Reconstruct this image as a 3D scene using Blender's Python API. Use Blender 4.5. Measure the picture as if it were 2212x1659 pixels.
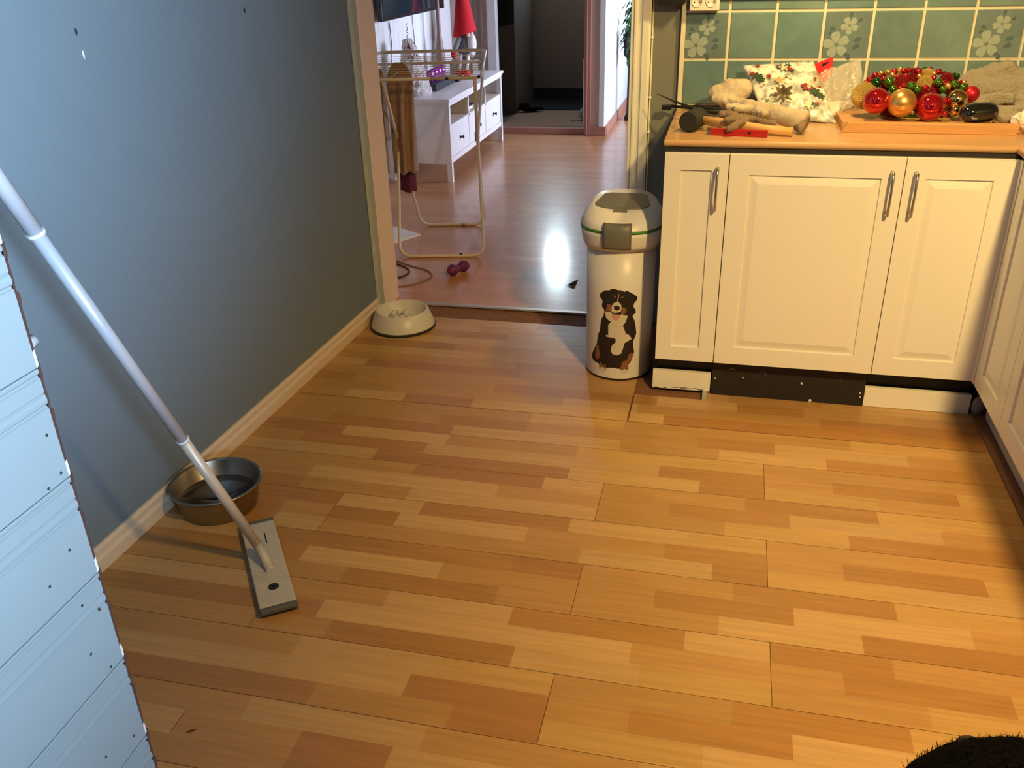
import bpy, bmesh, math, random
from mathutils import Vector, Matrix, noise
from math import sin, cos, pi, radians as R
random.seed(7)
for o in list(bpy.data.objects): bpy.data.objects.remove(o)
SC = bpy.context.scene
COL = SC.collection

# ------------------------------------------------------------------ camera
EYE = Vector((0, 0, 1.4655)); YAW, PITCH, ROLL, FPX = -.2456, .4622, -.0305, 1900.95
fw = Vector((sin(YAW)*cos(PITCH), cos(YAW)*cos(PITCH), -sin(PITCH)))
r0 = Vector((cos(YAW), -sin(YAW), 0)); u0 = r0.cross(fw)
rt = r0*cos(ROLL)+u0*sin(ROLL); up = -r0*sin(ROLL)+u0*cos(ROLL)
cd = bpy.data.cameras.new('camera'); cam = bpy.data.objects.new('camera', cd); COL.objects.link(cam)
cam.matrix_world = Matrix(((rt.x, up.x, -fw.x, EYE.x), (rt.y, up.y, -fw.y, EYE.y), (rt.z, up.z, -fw.z, EYE.z), (0, 0, 0, 1)))
cd.sensor_width = 36; cd.lens = FPX/2212*36; cd.clip_start = .05; cd.clip_end = 60
SC.camera = cam

# ------------------------------------------------------------------ world, lights, exposure
SC.view_settings.view_transform = 'Standard'; SC.view_settings.look = 'None'
SC.view_settings.gamma = 1; SC.view_settings.use_curve_mapping = False
SC.view_settings.exposure = 0.0
w = bpy.data.worlds.new('world'); SC.world = w; w.use_nodes = True
w.node_tree.nodes['Background'].inputs[0].default_value = (.45, .6, .9, 1)
w.node_tree.nodes['Background'].inputs[1].default_value = .015
WARM = (1, .66, .24); COOL = (.50, .74, 1.0)
def lamp(name, kind, loc, power, color, size=.1, sizey=None, to=None, spot=None, blend=.3, spread=None):
    l = bpy.data.lights.new(name, kind); l.energy = power; l.color = color
    o = bpy.data.objects.new(name, l); COL.objects.link(o); o.location = loc
    if kind == 'AREA':
        l.shape = 'RECTANGLE'; l.size = size; l.size_y = sizey or size
        if spread: l.spread = spread
    else: l.shadow_soft_size = size
    if kind == 'SPOT': l.spot_size = spot; l.spot_blend = blend
    if to is not None: o.rotation_euler = (Vector(to)-Vector(loc)).to_track_quat('-Z', 'Y').to_euler()
    return o
lamp('ceiling_lamp_light', 'SPOT', (.88, .68, 2.34), 375, WARM, .06, to=(1.20, 2.25, 0), spot=R(127), blend=1)
lamp('worktop_lamp_light', 'SPOT', (.26, 2.98, 1.78), 36, WARM, .05, to=(.30, 3.45, .95), spot=R(150), blend=.8)
lamp('kitchen_window_light', 'AREA', (1.42, -.70, 1.65), 72, COOL, .9, .8, to=(-1.5, 1.22, 1.62), spread=R(50))
lamp('passage_fill_light', 'AREA', (2.0, 8.7, 1.75), 30, (.66, .78, 1.0), 1.0, 1.0, to=(-1.03, 8.5, 1.05), spread=R(70))  # added fill, no window known here; brightens the passage wall and floor sheen
lamp('living_window_light', 'AREA', (2.3, 7.0, 1.45), 58, (.70, .76, 1.0), 1.5, 1.2, to=(-2.3, 7.0, 1.0), spread=R(85))

# ------------------------------------------------------------------ materials
def mat(name, col=(.8, .8, .8), rough=.5, metal=0, spec=.5, noise_amt=0, noise_scale=20, bump=0, bump_scale=60, coat=0, trans=0, alpha=1, ior=1.45, emit=None, estr=0, sheen=0, stretch=(1, 1, 1)):
    m = bpy.data.materials.new(name); m.use_nodes = True
    nt = m.node_tree; b = nt.nodes['Principled BSDF']
    b.inputs['Base Color'].default_value = (*col, 1); b.inputs['Roughness'].default_value = rough
    b.inputs['Metallic'].default_value = metal; b.inputs['Specular IOR Level'].default_value = spec
    b.inputs['Coat Weight'].default_value = coat; b.inputs['Transmission Weight'].default_value = trans
    b.inputs['Alpha'].default_value = alpha; b.inputs['IOR'].default_value = ior
    b.inputs['Sheen Weight'].default_value = sheen
    if emit: b.inputs['Emission Color'].default_value = (*emit, 1); b.inputs['Emission Strength'].default_value = estr
    if noise_amt or bump:
        tc = nt.nodes.new('ShaderNodeTexCoord'); mp = nt.nodes.new('ShaderNodeMapping'); mp.inputs['Scale'].default_value = stretch
        nt.links.new(tc.outputs['Object'], mp.inputs[0])
    if noise_amt:
        n = nt.nodes.new('ShaderNodeTexNoise'); n.inputs['Scale'].default_value = noise_scale; n.inputs['Detail'].default_value = 5
        nt.links.new(mp.outputs[0], n.inputs['Vector'])
        mx = nt.nodes.new('ShaderNodeMix'); mx.data_type = 'RGBA'
        mx.inputs[6].default_value = tuple(max(0, c*(1-noise_amt)) for c in col)+(1,)
        mx.inputs[7].default_value = tuple(min(1, c*(1+noise_amt)) for c in col)+(1,)
        nt.links.new(n.outputs[0], mx.inputs[0]); nt.links.new(mx.outputs[2], b.inputs['Base Color'])
    if bump:
        n = nt.nodes.new('ShaderNodeTexNoise'); n.inputs['Scale'].default_value = bump_scale; n.inputs['Detail'].default_value = 4
        nt.links.new(mp.outputs[0], n.inputs['Vector'])
        bp = nt.nodes.new('ShaderNodeBump'); bp.inputs['Strength'].default_value = bump; bp.inputs['Distance'].default_value = .01
        nt.links.new(n.outputs[0], bp.inputs['Height']); nt.links.new(bp.outputs[0], b.inputs['Normal'])
    return m
def attr_mat(name, rough, grain=(1.2, 26, 26), amt=.16, gscale=3.0, coat=0., bump=.02, rmix=0.04, crough=.1):
    """surface whose pieces carry their own base colour (face attribute 'tone') with wood grain over it"""
    m = bpy.data.materials.new(name); m.use_nodes = True; nt = m.node_tree; b = nt.nodes['Principled BSDF']
    at = nt.nodes.new('ShaderNodeAttribute'); at.attribute_name = 'tone'
    tc = nt.nodes.new('ShaderNodeTexCoord'); mp = nt.nodes.new('ShaderNodeMapping'); mp.inputs['Scale'].default_value = grain
    nt.links.new(tc.outputs['Object'], mp.inputs[0])
    n = nt.nodes.new('ShaderNodeTexNoise'); n.inputs['Scale'].default_value = gscale; n.inputs['Detail'].default_value = 7; n.inputs['Roughness'].default_value = .6
    n.inputs['Distortion'].default_value = .4
    nt.links.new(mp.outputs[0], n.inputs['Vector'])
    mr = nt.nodes.new('ShaderNodeMapRange'); mr.inputs[1].default_value = .25; mr.inputs[2].default_value = .75
    mr.inputs[3].default_value = 1-amt; mr.inputs[4].default_value = 1+amt
    nt.links.new(n.outputs[0], mr.inputs[0])
    mul = nt.nodes.new('ShaderNodeVectorMath'); mul.operation = 'SCALE'
    nt.links.new(at.outputs['Color'], mul.inputs[0]); nt.links.new(mr.outputs[0], mul.inputs['Scale'])
    nt.links.new(mul.outputs[0], b.inputs['Base Color'])
    b.inputs['Roughness'].default_value = rough; b.inputs['Coat Weight'].default_value = coat; b.inputs['Coat Roughness'].default_value = crough
    n2 = nt.nodes.new('ShaderNodeTexNoise'); n2.inputs['Scale'].default_value = 7; n2.inputs['Detail'].default_value = 3
    nt.links.new(tc.outputs['Object'], n2.inputs['Vector'])
    mr2 = nt.nodes.new('ShaderNodeMapRange'); mr2.inputs[3].default_value = rough-rmix; mr2.inputs[4].default_value = rough+rmix
    nt.links.new(n2.outputs[0], mr2.inputs[0]); nt.links.new(mr2.outputs[0], b.inputs['Roughness'])
    bp = nt.nodes.new('ShaderNodeBump'); bp.inputs['Strength'].default_value = bump; bp.inputs['Distance'].default_value = .01
    nt.links.new(n2.outputs[0], bp.inputs['Height']); nt.links.new(bp.outputs[0], b.inputs['Normal'])
    return m

M_floor = attr_mat('beech_laminate', .33)
M_floor2 = attr_mat('living_laminate', .36, coat=.5, bump=.06, crough=.15)
M_tile = attr_mat('glazed_tile', .16, grain=(1, 1, 1), amt=.17, gscale=11, bump=.03)
M_blue = mat('blue_grey_wall_paint', (.165, .205, .235), .75, noise_amt=.05, noise_scale=3, bump=.15, bump_scale=260)
M_grey = mat('grey_green_wall_paint', (.20, .21, .18), .75, noise_amt=.06, noise_scale=4, bump=.1, bump_scale=200)
M_ceil = mat('ceiling_white', (.50, .48, .45), .8)
M_base = mat('pine_white_skirting', (.70, .56, .40), .45, noise_amt=.08, noise_scale=4, stretch=(30, 1.5, 30))
M_jamb = mat('pinkish_painted_jamb', (.86, .68, .56), .55, noise_amt=.03)
M_edge = mat('pale_green_plaster_edge', (.40, .44, .37), .8, noise_amt=.12, noise_scale=60, bump=.4)
M_casing = mat('cream_painted_casing', (.84, .84, .74), .45, noise_amt=.03)
M_white = mat('white_cabinet_paint', (.80, .785, .70), .38, noise_amt=.02, noise_scale=3)
M_white2 = mat('white_lacquer', (.80, .79, .80), .35)
M_panelw = mat('white_painted_boards', (.72, .74, .74), .5, noise_amt=.03)
M_door = mat('pale_grey_painted_boards', (.165, .185, .19), .55, noise_amt=.03, noise_scale=8)
M_brown = mat('raw_dark_wood', (.06, .025, .018), .8, noise_amt=.4, noise_scale=80)
M_work = mat('beech_worktop', (.54, .325, .155), .32, noise_amt=.13, noise_scale=3, stretch=(2, 30, 30), coat=.2)
M_tray = mat('oiled_wood', (.58, .31, .12), .5, noise_amt=.22, noise_scale=4, stretch=(3, 30, 30))
M_black = mat('black_plinth', (.016, .013, .012), .6, noise_amt=.5, noise_scale=30)
M_blackp = mat('black_plastic', (.012, .012, .013), .35)
M_gloss = mat('black_gloss', (.006, .006, .007), .08, coat=1)
M_steel = mat('brushed_steel', (.55, .53, .50), .28, metal=1)
M_steeld = mat('worn_steel', (.34, .31, .27), .30, metal=1, noise_amt=.15, noise_scale=20)
M_alu = mat('anodised_aluminium', (.52, .54, .60), .30, metal=.25)
M_alu2 = mat('greige_tube', (.62, .55, .47), .40, metal=.2)
M_plw = mat('white_plastic', (.74, .72, .66), .35)
M_plg = mat('grey_plastic', (.15, .15, .125), .38)
M_green = mat('green_seal', (.07, .22, .03), .5)
M_grout = mat('cream_grout', (.68, .66, .52), .8)
M_trimt = mat('cream_tile_trim', (.76, .72, .56), .5)
M_pet = mat('tile_petal_print', (.31, .39, .36), .2, noise_amt=.12, noise_scale=90)
M_leafp = mat('tile_leaf_print', (.085, .135, .15), .2)
M_sub = mat('exposed_subfloor', (.20, .09, .045), .85, noise_amt=.35, noise_scale=30)
M_strip = mat('metal_threshold', (.55, .50, .46), .35, metal=.7)
M_rack = mat('cream_powdercoat', (.70, .62, .52), .4)
M_tv = mat('tv_screen', (.010, .022, .035), .10, coat=.6)
M_tan = mat('tan_knit', (.38, .24, .15), .95, noise_amt=.15, noise_scale=90, bump=.5, bump_scale=220, sheen=.3)
M_dkb = mat('dark_brown_cloth', (.05, .018, .017), .95, noise_amt=.3, noise_scale=60, sheen=.2)
M_wine = mat('wine_red_cloth', (.12, .012, .03), .9, noise_amt=.3, noise_scale=60)
M_red = mat('red_felt', (.55, .012, .02), .9, noise_amt=.15, noise_scale=60, bump=.3, bump_scale=200)
M_beard = mat('white_fur', (.85, .82, .82), .9, noise_amt=.1, noise_scale=80, bump=.8, bump_scale=150)
M_felt = mat('grey_felt', (.17, .17, .19), .95, noise_amt=.15, noise_scale=80)
M_tree = mat('white_tinsel', (.80, .74, .72), .35, noise_amt=.25, noise_scale=150, bump=1, bump_scale=180)
M_purple = mat('purple_glass', (.40, .02, .46), .05, coat=1, trans=.35)
M_toy = mat('purple_rubber', (.13, .015, .075), .5, noise_amt=.25, noise_scale=60)
M_hall = mat('hall_wall_paint', (.36, .32, .28), .8, noise_amt=.04)
M_halltrim = mat('hall_dark_skirting', (.05, .045, .04), .7)
M_mat1 = mat('beige_runner', (.36, .24, .165), .95, noise_amt=.2, noise_scale=120)
M_mat2 = mat('black_doormat', (.012, .012, .013), .95, noise_amt=.4, noise_scale=120)
M_wood = mat('reddish_stained_trim', (.42, .20, .14), .5, noise_amt=.15, noise_scale=4, stretch=(20, 20, 1))
M_pink = mat('pale_pink_paint', (.62, .49, .42), .6, noise_amt=.03)
M_taupe = mat('taupe_curtain', (.27, .19, .16), .9, noise_amt=.1, noise_scale=20)
M_coat = mat('black_coat', (.008, .008, .009), .95)
M_leaf = mat('plant_leaf', (.018, .075, .022), .35, noise_amt=.3, noise_scale=30)
M_bag = mat('clear_plastic_bag', (.85, .78, .70), .18, trans=.0, alpha=.32, spec=.9, bump=.9, bump_scale=18)
M_paper = mat('white_tissue_paper', (.82, .76, .66), .7, noise_amt=.05, noise_scale=20)
M_redp = mat('red_card', (.60, .015, .02), .4)
M_glove = mat('grubby_cotton_glove', (.55, .47, .34), .95, noise_amt=.38, noise_scale=16, bump=.4, bump_scale=300)
M_gloveb = mat('brown_suede_glove', (.22, .155, .10), .95, noise_amt=.35, noise_scale=22, bump=.4, bump_scale=300)
M_rub = mat('black_rubber', (.028, .028, .028), .85, noise_amt=.3, noise_scale=160, bump=.4, bump_scale=260)
M_hand = mat('pale_wood_handle', (.66, .39, .15), .5, noise_amt=.15, noise_scale=5, stretch=(2, 30, 30))
M_redw = mat('red_painted_wood', (.42, .012, .012), .5, noise_amt=.25, noise_scale=40)
M_iron = mat('dark_iron', (.03, .033, .028), .55, metal=.5, noise_amt=.3, noise_scale=60)
M_towel = mat('grey_towelling', (.34, .30, .23), .98, noise_amt=.22, noise_scale=130, bump=1., bump_scale=190, sheen=.3)
M_fur = mat('black_dog_fur', (.0022, .0019, .0019), .95, spec=.06)
M_tanf = mat('rust_dog_fur', (.22, .08, .03), .8)
M_whf = mat('white_dog_fur', (.70, .66, .60), .8)
M_water = mat('water', (.9, .95, 1), .03, trans=1, ior=1.33)
M_glass = mat('window_glass', (.9, .95, 1), .02, trans=1, ior=1.45)
M_dirt = mat('dried_leaf', (.12, .055, .03), .8)
M_cabB = mat('black_cable', (.012, .012, .012), .5)
M_cabG = mat('grey_cable', (.22, .19, .16), .5)
M_bR = mat('red_shiny_bauble', (.55, .008, .018), .06, metal=.75, coat=1)
M_bRm = mat('red_matt_bauble', (.55, .02, .03), .35, metal=.6)
M_bG = mat('gold_matt_bauble', (.80, .47, .15), .28, metal=.85)
M_bGs = mat('gold_shiny_bauble', (.80, .60, .25), .07, metal=1)
M_bGg = mat('gold_glitter_bauble', (.68, .48, .14), .4, metal=.8, noise_amt=.5, noise_scale=240, bump=1., bump_scale=330)
M_bGr = mat('green_shiny_bauble', (.10, .26, .02), .09, metal=.8, coat=.6)
M_bGd = mat('dark_green_bauble', (.02, .12, .02), .09, metal=.8, coat=.6)
M_bRd = mat('dark_red_glitter_bauble', (.28, .01, .02), .4, metal=.7, noise_amt=.5, noise_scale=240, bump=1, bump_scale=330)

def gift_material():
    m = bpy.data.materials.new('christmas_print_paper'); m.use_nodes = True; nt = m.node_tree; b = nt.nodes['Principled BSDF']
    b.inputs['Roughness'].default_value = .28
    tc = nt.nodes.new('ShaderNodeTexCoord')
    prev = None
    base = nt.nodes.new('ShaderNodeTexNoise'); base.inputs['Scale'].default_value = 30; base.inputs['Detail'].default_value = 6
    nt.links.new(tc.outputs['Object'], base.inputs['Vector'])
    cr = nt.nodes.new('ShaderNodeValToRGB'); cr.color_ramp.elements[0].position = .38; cr.color_ramp.elements[0].color = (.33, .36, .32, 1)
    cr.color_ramp.elements[1].position = .56; cr.color_ramp.elements[1].color = (.84, .84, .78, 1)
    nt.links.new(base.outputs[0], cr.inputs[0]); prev = cr.outputs[0]
    for k, (sc, lo, hi, c, off) in enumerate([(26, .735, .77, (.03, .07, .04), 3.1), (30, .745, .77, (.34, .02, .02), 9.2), (24, .70, .78, (.55, .46, .33), 15.), (34, .69, .74, (.24, .23, .18), 22.)]):
        mp = nt.nodes.new('ShaderNodeMapping'); mp.inputs['Location'].default_value = (off, off*.3, off*.7)
        nt.links.new(tc.outputs['Object'], mp.inputs[0])
        n = nt.nodes.new('ShaderNodeTexNoise'); n.inputs['Scale'].default_value = sc; n.inputs['Detail'].default_value = 3
        nt.links.new(mp.outputs[0], n.inputs['Vector'])
        mr = nt.nodes.new('ShaderNodeMapRange'); mr.inputs[1].default_value = lo-.06; mr.inputs[2].default_value = hi-.06
        nt.links.new(n.outputs[0], mr.inputs[0])
        mx = nt.nodes.new('ShaderNodeMix'); mx.data_type = 'RGBA'; nt.links.new(mr.outputs[0], mx.inputs[0])
        nt.links.new(prev, mx.inputs[6]); mx.inputs[7].default_value = (*c, 1); prev = mx.outputs[2]
    nt.links.new(prev, b.inputs['Base Color'])
    return m
M_gift = gift_material()

# ------------------------------------------------------------------ mesh helpers
class MB:
    def __init__(s): s.v = []; s.f = []; s.mi = []; s.col = []; s.sm = []
    def add(s, vs, fs, mi=0, col=(1, 1, 1), smooth=False):
        b = len(s.v); s.v += [tuple(v) for v in vs]
        for f in fs: s.f.append([i+b for i in f]); s.mi.append(mi); s.col.append(col); s.sm.append(smooth)
        return s
    def box(s, x0, x1, y0, y1, z0, z1, mi=0, col=(1, 1, 1)):
        vs = [(x0, y0, z0), (x1, y0, z0), (x1, y1, z0), (x0, y1, z0), (x0, y0, z1), (x1, y0, z1), (x1, y1, z1), (x0, y1, z1)]
        return s.add(vs, [(0, 3, 2, 1), (4, 5, 6, 7), (0, 1, 5, 4), (1, 2, 6, 5), (2, 3, 7, 6), (3, 0, 4, 7)], mi, col)
    def obox(s, c, ax, ay, az, mi=0, col=(1, 1, 1)):
        c = Vector(c); ax = Vector(ax); ay = Vector(ay); az = Vector(az)
        vs = [c+ax*i+ay*j+az*k for k in (-1, 1) for i, j in ((-1, -1), (1, -1), (1, 1), (-1, 1))]
        return s.add(vs, [(0, 3, 2, 1), (4, 5, 6, 7), (0, 1, 5, 4), (1, 2, 6, 5), (2, 3, 7, 6), (3, 0, 4, 7)], mi, col)
    def prism(s, poly, axis, a, b, mi=0, col=(1, 1, 1)):
        n = len(poly)
        def P(p, t):
            return {'x': (t, p[0], p[1]), 'y': (p[0], t, p[1]), 'z': (p[0], p[1], t)}[axis]
        vs = [P(p, a) for p in poly]+[P(p, b) for p in poly]
        fs = [tuple(range(n))[::-1], tuple(range(n, 2*n))]+[(i, (i+1) % n, n+(i+1) % n, n+i) for i in range(n)]
        return s.add(vs, fs, mi, col)
    def tube(s, pts, r, n=10, closed=False, mi=0, caps=True, smooth=True, flat=1.0):
        pts = [Vector(p) for p in pts]; N = len(pts)
        rs = r if isinstance(r, (list, tuple)) else [r]*N
        b = len(s.v); prev = None
        for i, p in enumerate(pts):
            if closed: t = (pts[(i+1) % N]-pts[i-1])
            else: t = pts[min(i+1, N-1)]-pts[max(i-1, 0)]
            t = t.normalized() if t.length > 1e-9 else Vector((0, 0, 1))
            if prev is None:
                a = Vector((0, 0, 1)) if abs(t.z) < .9 else Vector((1, 0, 0)); u = t.cross(a).normalized()
            else: u = (prev-t*prev.dot(t)).normalized()
            prev = u; v = t.cross(u)
            for k in range(n):
                q = 2*pi*k/n; s.v.append(tuple(p+(u*cos(q)+v*sin(q)*flat)*rs[i]))
        m = N if closed else N-1
        for i in range(m):
            j = (i+1) % N
            for k in range(n):
                s.f.append([b+i*n+k, b+i*n+(k+1) % n, b+j*n+(k+1) % n, b+j*n+k]); s.mi.append(mi); s.col.append((1, 1, 1)); s.sm.append(smooth)
        if not closed and caps:
            s.f.append([b+k for k in range(n)][::-1]); s.mi.append(mi); s.col.append((1, 1, 1)); s.sm.append(False)
            s.f.append([b+(N-1)*n+k for k in range(n)]); s.mi.append(mi); s.col.append((1, 1, 1)); s.sm.append(False)
        return s
    def lathe(s, prof, c=(0, 0, 0), n=32, mi=0, smooth=True, sx=1, sy=1, rot=0, sup=2.0):
        b = len(s.v); cx, cy, cz = c
        for (r, z) in prof:
            for k in range(n):
                q = 2*pi*k/n; cc, ss = cos(q), sin(q)
                if sup != 2: cc = math.copysign(abs(cc)**(2/sup), cc); ss = math.copysign(abs(ss)**(2/sup), ss)
                x, y = r*cc*sx, r*ss*sy
                s.v.append((cx+x*cos(rot)-y*sin(rot), cy+x*sin(rot)+y*cos(rot), cz+z))
        for i in range(len(prof)-1):
            for k in range(n):
                s.f.append([b+i*n+k, b+i*n+(k+1) % n, b+(i+1)*n+(k+1) % n, b+(i+1)*n+k]); s.mi.append(mi); s.col.append((1, 1, 1)); s.sm.append(smooth)
        if prof[0][0] > 1e-6: s.f.append([b+k for k in range(n)][::-1]); s.mi.append(mi); s.col.append((1, 1, 1)); s.sm.append(False)
        if prof[-1][0] > 1e-6: s.f.append([b+(len(prof)-1)*n+k for k in range(n)]); s.mi.append(mi); s.col.append((1, 1, 1)); s.sm.append(False)
        return s
    def ball(s, c, r, n=16, mi=0, sc=(1, 1, 1), rotm=None):
        c = Vector(c); b = len(s.v); m = n//2
        for i in range(m+1):
            th = pi*i/m
            for k in range(n):
                q = 2*pi*k/n; p = Vector((sin(th)*cos(q)*r*sc[0], sin(th)*sin(q)*r*sc[1], cos(th)*r*sc[2]))
                if rotm: p = rotm @ p
                s.v.append(tuple(c+p))
        for i in range(m):
            for k in range(n):
                s.f.append([b+i*n+k, b+(i+1)*n+k, b+(i+1)*n+(k+1) % n, b+i*n+(k+1) % n]); s.mi.append(mi); s.col.append((1, 1, 1)); s.sm.append(True)
        return s
    def cap(s, a, b, ra, rb, n=14):
        a = Vector(a); b = Vector(b); d = b-a; L = d.length
        if L < 1e-6: return s.ball(a, ra, n)
        t = d/L; pts = []; rs = []
        for q in (85, 60, 30): pts.append(a-t*ra*sin(R(q))); rs.append(ra*cos(R(q)))
        for i in range(5): f = i/4; pts.append(a+d*f); rs.append(ra+(rb-ra)*f)
        for q in (30, 60, 85): pts.append(b+t*rb*sin(R(q))); rs.append(rb*cos(R(q)))
        return s.tube(pts, rs, n)
    def build(s, name, m, parent=None, label=None, cat=None, group=None, kind=None, bevel=0, remesh=0, smooth_it=0, sub=0, weld=False):
        me = bpy.data.meshes.new(name); me.from_pydata(s.v, [], s.f)
        for mm in (m if isinstance(m, (list, tuple)) else [m]): me.materials.append(mm)
        me.polygons.foreach_set('material_index', s.mi); me.polygons.foreach_set('use_smooth', s.sm)
        if any(c != (1, 1, 1) for c in s.col):
            at = me.attributes.new('tone', 'FLOAT_COLOR', 'FACE')
            at.data.foreach_set('color', [x for c in s.col for x in (*c, 1)])
        me.update()
        bm = bmesh.new(); bm.from_mesh(me)
        if weld: bmesh.ops.remove_doubles(bm, verts=bm.verts, dist=1e-5)
        bmesh.ops.recalc_face_normals(bm, faces=bm.faces); bm.to_mesh(me); bm.free()
        o = bpy.data.objects.new(name, me); COL.objects.link(o)
        if parent is not None:
            o.parent = parent; o.matrix_parent_inverse = parent.matrix_world.inverted() if False else Matrix.Translation(-parent.location)
        if label: o['label'] = label
        if cat: o['category'] = cat
        if group: o['group'] = group
        if kind: o['kind'] = kind
        if remesh:
            r = o.modifiers.new('fuse', 'REMESH'); r.mode = 'VOXEL'; r.voxel_size = remesh; r.use_smooth_shade = True
            if smooth_it: sm = o.modifiers.new('soften', 'SMOOTH'); sm.factor = .6; sm.iterations = smooth_it
        if bevel:
            bv = o.modifiers.new('bevel', 'BEVEL'); bv.width = bevel; bv.segments = 2; bv.limit_method = 'ANGLE'; bv.angle_limit = R(40)
        if sub: sb = o.modifiers.new('sub', 'SUBSURF'); sb.levels = sub; sb.render_levels = sub
        return o
def empty(name, loc, label, cat, group=None, kind=None):
    o = bpy.data.objects.new(name, None); COL.objects.link(o); o.location = loc; o.empty_display_size = .05
    if kind: o['kind'] = kind
    if label: o['label'] = label
    if cat: o['category'] = cat
    if group: o['group'] = group
    return o
def box(name, b, m, parent=None, **k): return MB().box(*b).build(name, m, parent, **k)
S = dict(kind='structure')
def arc(c, r, a0, a1, n, plane='xy', z=0):
    return [Vector((c[0]+r*cos(a0+(a1-a0)*i/n), c[1]+r*sin(a0+(a1-a0)*i/n), z)) for i in range(n+1)]
def rounded(pts, r, n=5):
    """round the inner corners of a polyline"""
    pts = [Vector(p) for p in pts]; out = [pts[0]]
    for i in range(1, len(pts)-1):
        a = (pts[i-1]-pts[i]); b = (pts[i+1]-pts[i]); rr = min(r, a.length*.45, b.length*.45)
        p0 = pts[i]+a.normalized()*rr; p1 = pts[i]+b.normalized()*rr
        for k in range(n+1):
            t = k/n; out.append((p0*(1-t)+pts[i]*t)*(1-t)+(pts[i]*(1-t)+p1*t)*t)
    out.append(pts[-1]); return out
def fbm(p, s): return noise.noise(Vector(p)*s)

# ------------------------------------------------------------------ structure: floor
S0, PW, ST = 2.645, .199, .199/3
L_, m_, D_, R_, Y_ = (.50, .30, .115), (.435, .235, .075), (.375, .185, .052), (.375, .178, .056), (.48, .28, .09)
rows = {
 0: [[(-1.60, m_), (-1.2, m_), (-.587, m_), (-.267, Y_), (.458, m_), (1.6, Y_)], [(-1.60, m_), (-1.286, m_), (-.9, m_), (-.587, D_), (-.02, m_), (.222, D_), (.619, L_), (1.6, m_)], [(-1.6, m_), (-1.286, m_), (-.835, R_), (-.267, L_), (.049, m_), (.374, L_), (.798, D_), (1.6, m_)]],
 1: [[(-1.60, R_), (-1.201, R_), (-.831, L_), (-.396, m_), (-.068, Y_), (.185, Y_), (.45, m_), (1.6, m_)], [(-1.6, m_), (-1.326, m_), (-.886, R_), (-.129, L_), (.185, D_), (.381, m_), (.725, D_), (1.6, Y_)], [(-1.6, m_), (-1.036, L_), (-.694, R_), (-.40, D_), (-.003, L_), (.185, D_), (.5, Y_), (1.6, m_)]],
 2: [[(-1.6, m_), (-.879, m_), (-.466, R_), (-.285, L_), (.129, m_), (.491, D_), (1.6, Y_)], [(-1.6, m_), (-1.2, m_), (-.595, L_), (-.285, m_), (-.082, m_), (.251, D_), (.647, L_), (1.6, m_)], [(-1.6, m_), (-1.198, R_), (-.853, m_), (-.285, L_), (.074, m_), (.402, Y_), (.824, D_), (1.6, m_)]],
 3: [[(-1.6, m_), (-1.198, R_), (-1.045, R_), (-.788, L_), (-.351, D_), (-.023, L_), (.185, Y_), (.5, m_), (1.6, m_)], [(-1.6, R_), (-1.198, D_), (-1.045, m_), (-.842, D_), (-.46, L_), (-.082, m_), (.185, D_), (.375, m_), (.712, D_), (1.6, Y_)], [(-1.6, D_), (-1.198, R_), (-1.045, L_), (-.648, m_), (-.3, m_), (.046, L_), (.185, D_), (.504, Y_), (1.6, L_)]],
 4: [[(-1.6, m_), (-1.2, L_), (-.807, D_), (-.47, D_), (-.285, R_), (.10, m_), (.483, D_), (1.6, Y_)], [(-1.6, m_), (-1.038, D_), (-.649, L_), (-.285, m_), (-.09, m_), (.243, D_), (.640, L_), (1.6, m_)], [(-1.6, m_), (-1.1, m_), (-.896, m_), (-.48, D_), (-.285, m_), (.068, m_), (.393, L_), (.83, D_), (1.6, Y_)]],
 5: [[(-1.6, L_), (-1.045, L_), (-.748, m_), (-.427, L_), (-.008, D_), (.185, L_), (.45, D_), (.6, m_), (1.6, m_)], [(-1.6, R_), (-1.05, D_), (-.899, R_), (-.50, L_), (-.127, L_), (.185, m_), (.339, m_), (.68, D_), (1.6, Y_)], [(-1.6, m_), (-1.045, m_), (-.85, m_), (-.391, D_), (-.1, L_), (.185, Y_), (.504, m_), (1.6, Y_)]],
 6: [[(-1.6, D_), (-1.3, m_), (-.9, m_), (-.548, L_), (-.285, Y_), (.102, m_), (.458, D_), (1.6, Y_)], [(-1.6, D_), (-1.374, D_), (-.9, L_), (-.602, L_), (-.285, R_), (-.109, m_), (.223, D_), (.616, L_), (1.6, D_)], [(-1.6, m_), (-1.174, R_), (-.8, D_), (-.482, m_), (-.285, R_), (.047, Y_), (.372, L_), (.84, D_), (1.6, m_)]],
 7: [[(-1.6, m_), (-1.349, L_), (-.923, m_), (-.518, L_), (-.074, m_), (.262, L_), (.6, m_), (1.6, Y_)], [(-1.6, m_), (-1.048, L_), (-.774, m_), (-.572, R_), (-.184, L_), (.199, Y_), (.5, D_), (1.6, m_)], [(-1.6, m_), (-1.2, m_), (-.774, m_), (-.374, D_), (0, D_), (.3, m_), (1.6, Y_)]],
 8: [[(-1.6, m_), (-1.03, m_), (-.814, L_), (-.373, m_), (.2, L_), (1.6, m_)], [(-1.6, R_), (-1.1, R_), (-.87, R_), (-.4, L_), (.3, D_), (1.6, m_)], [(-1.6, R_), (-1.0, m_), (-.6, D_), (0, L_), (1.6, m_)]],
}
def jit(c, a=.05):
    k = 1+random.uniform(-a, a); return tuple(x*k for x in c)
def rand_strip(xa, xb):
    out = []; x = xa+random.uniform(-.2, .3)
    while x < xb: x += random.uniform(.22, .46); out.append((x, random.choice([L_, m_, m_, Y_, D_, R_, m_])))
    return out
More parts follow.
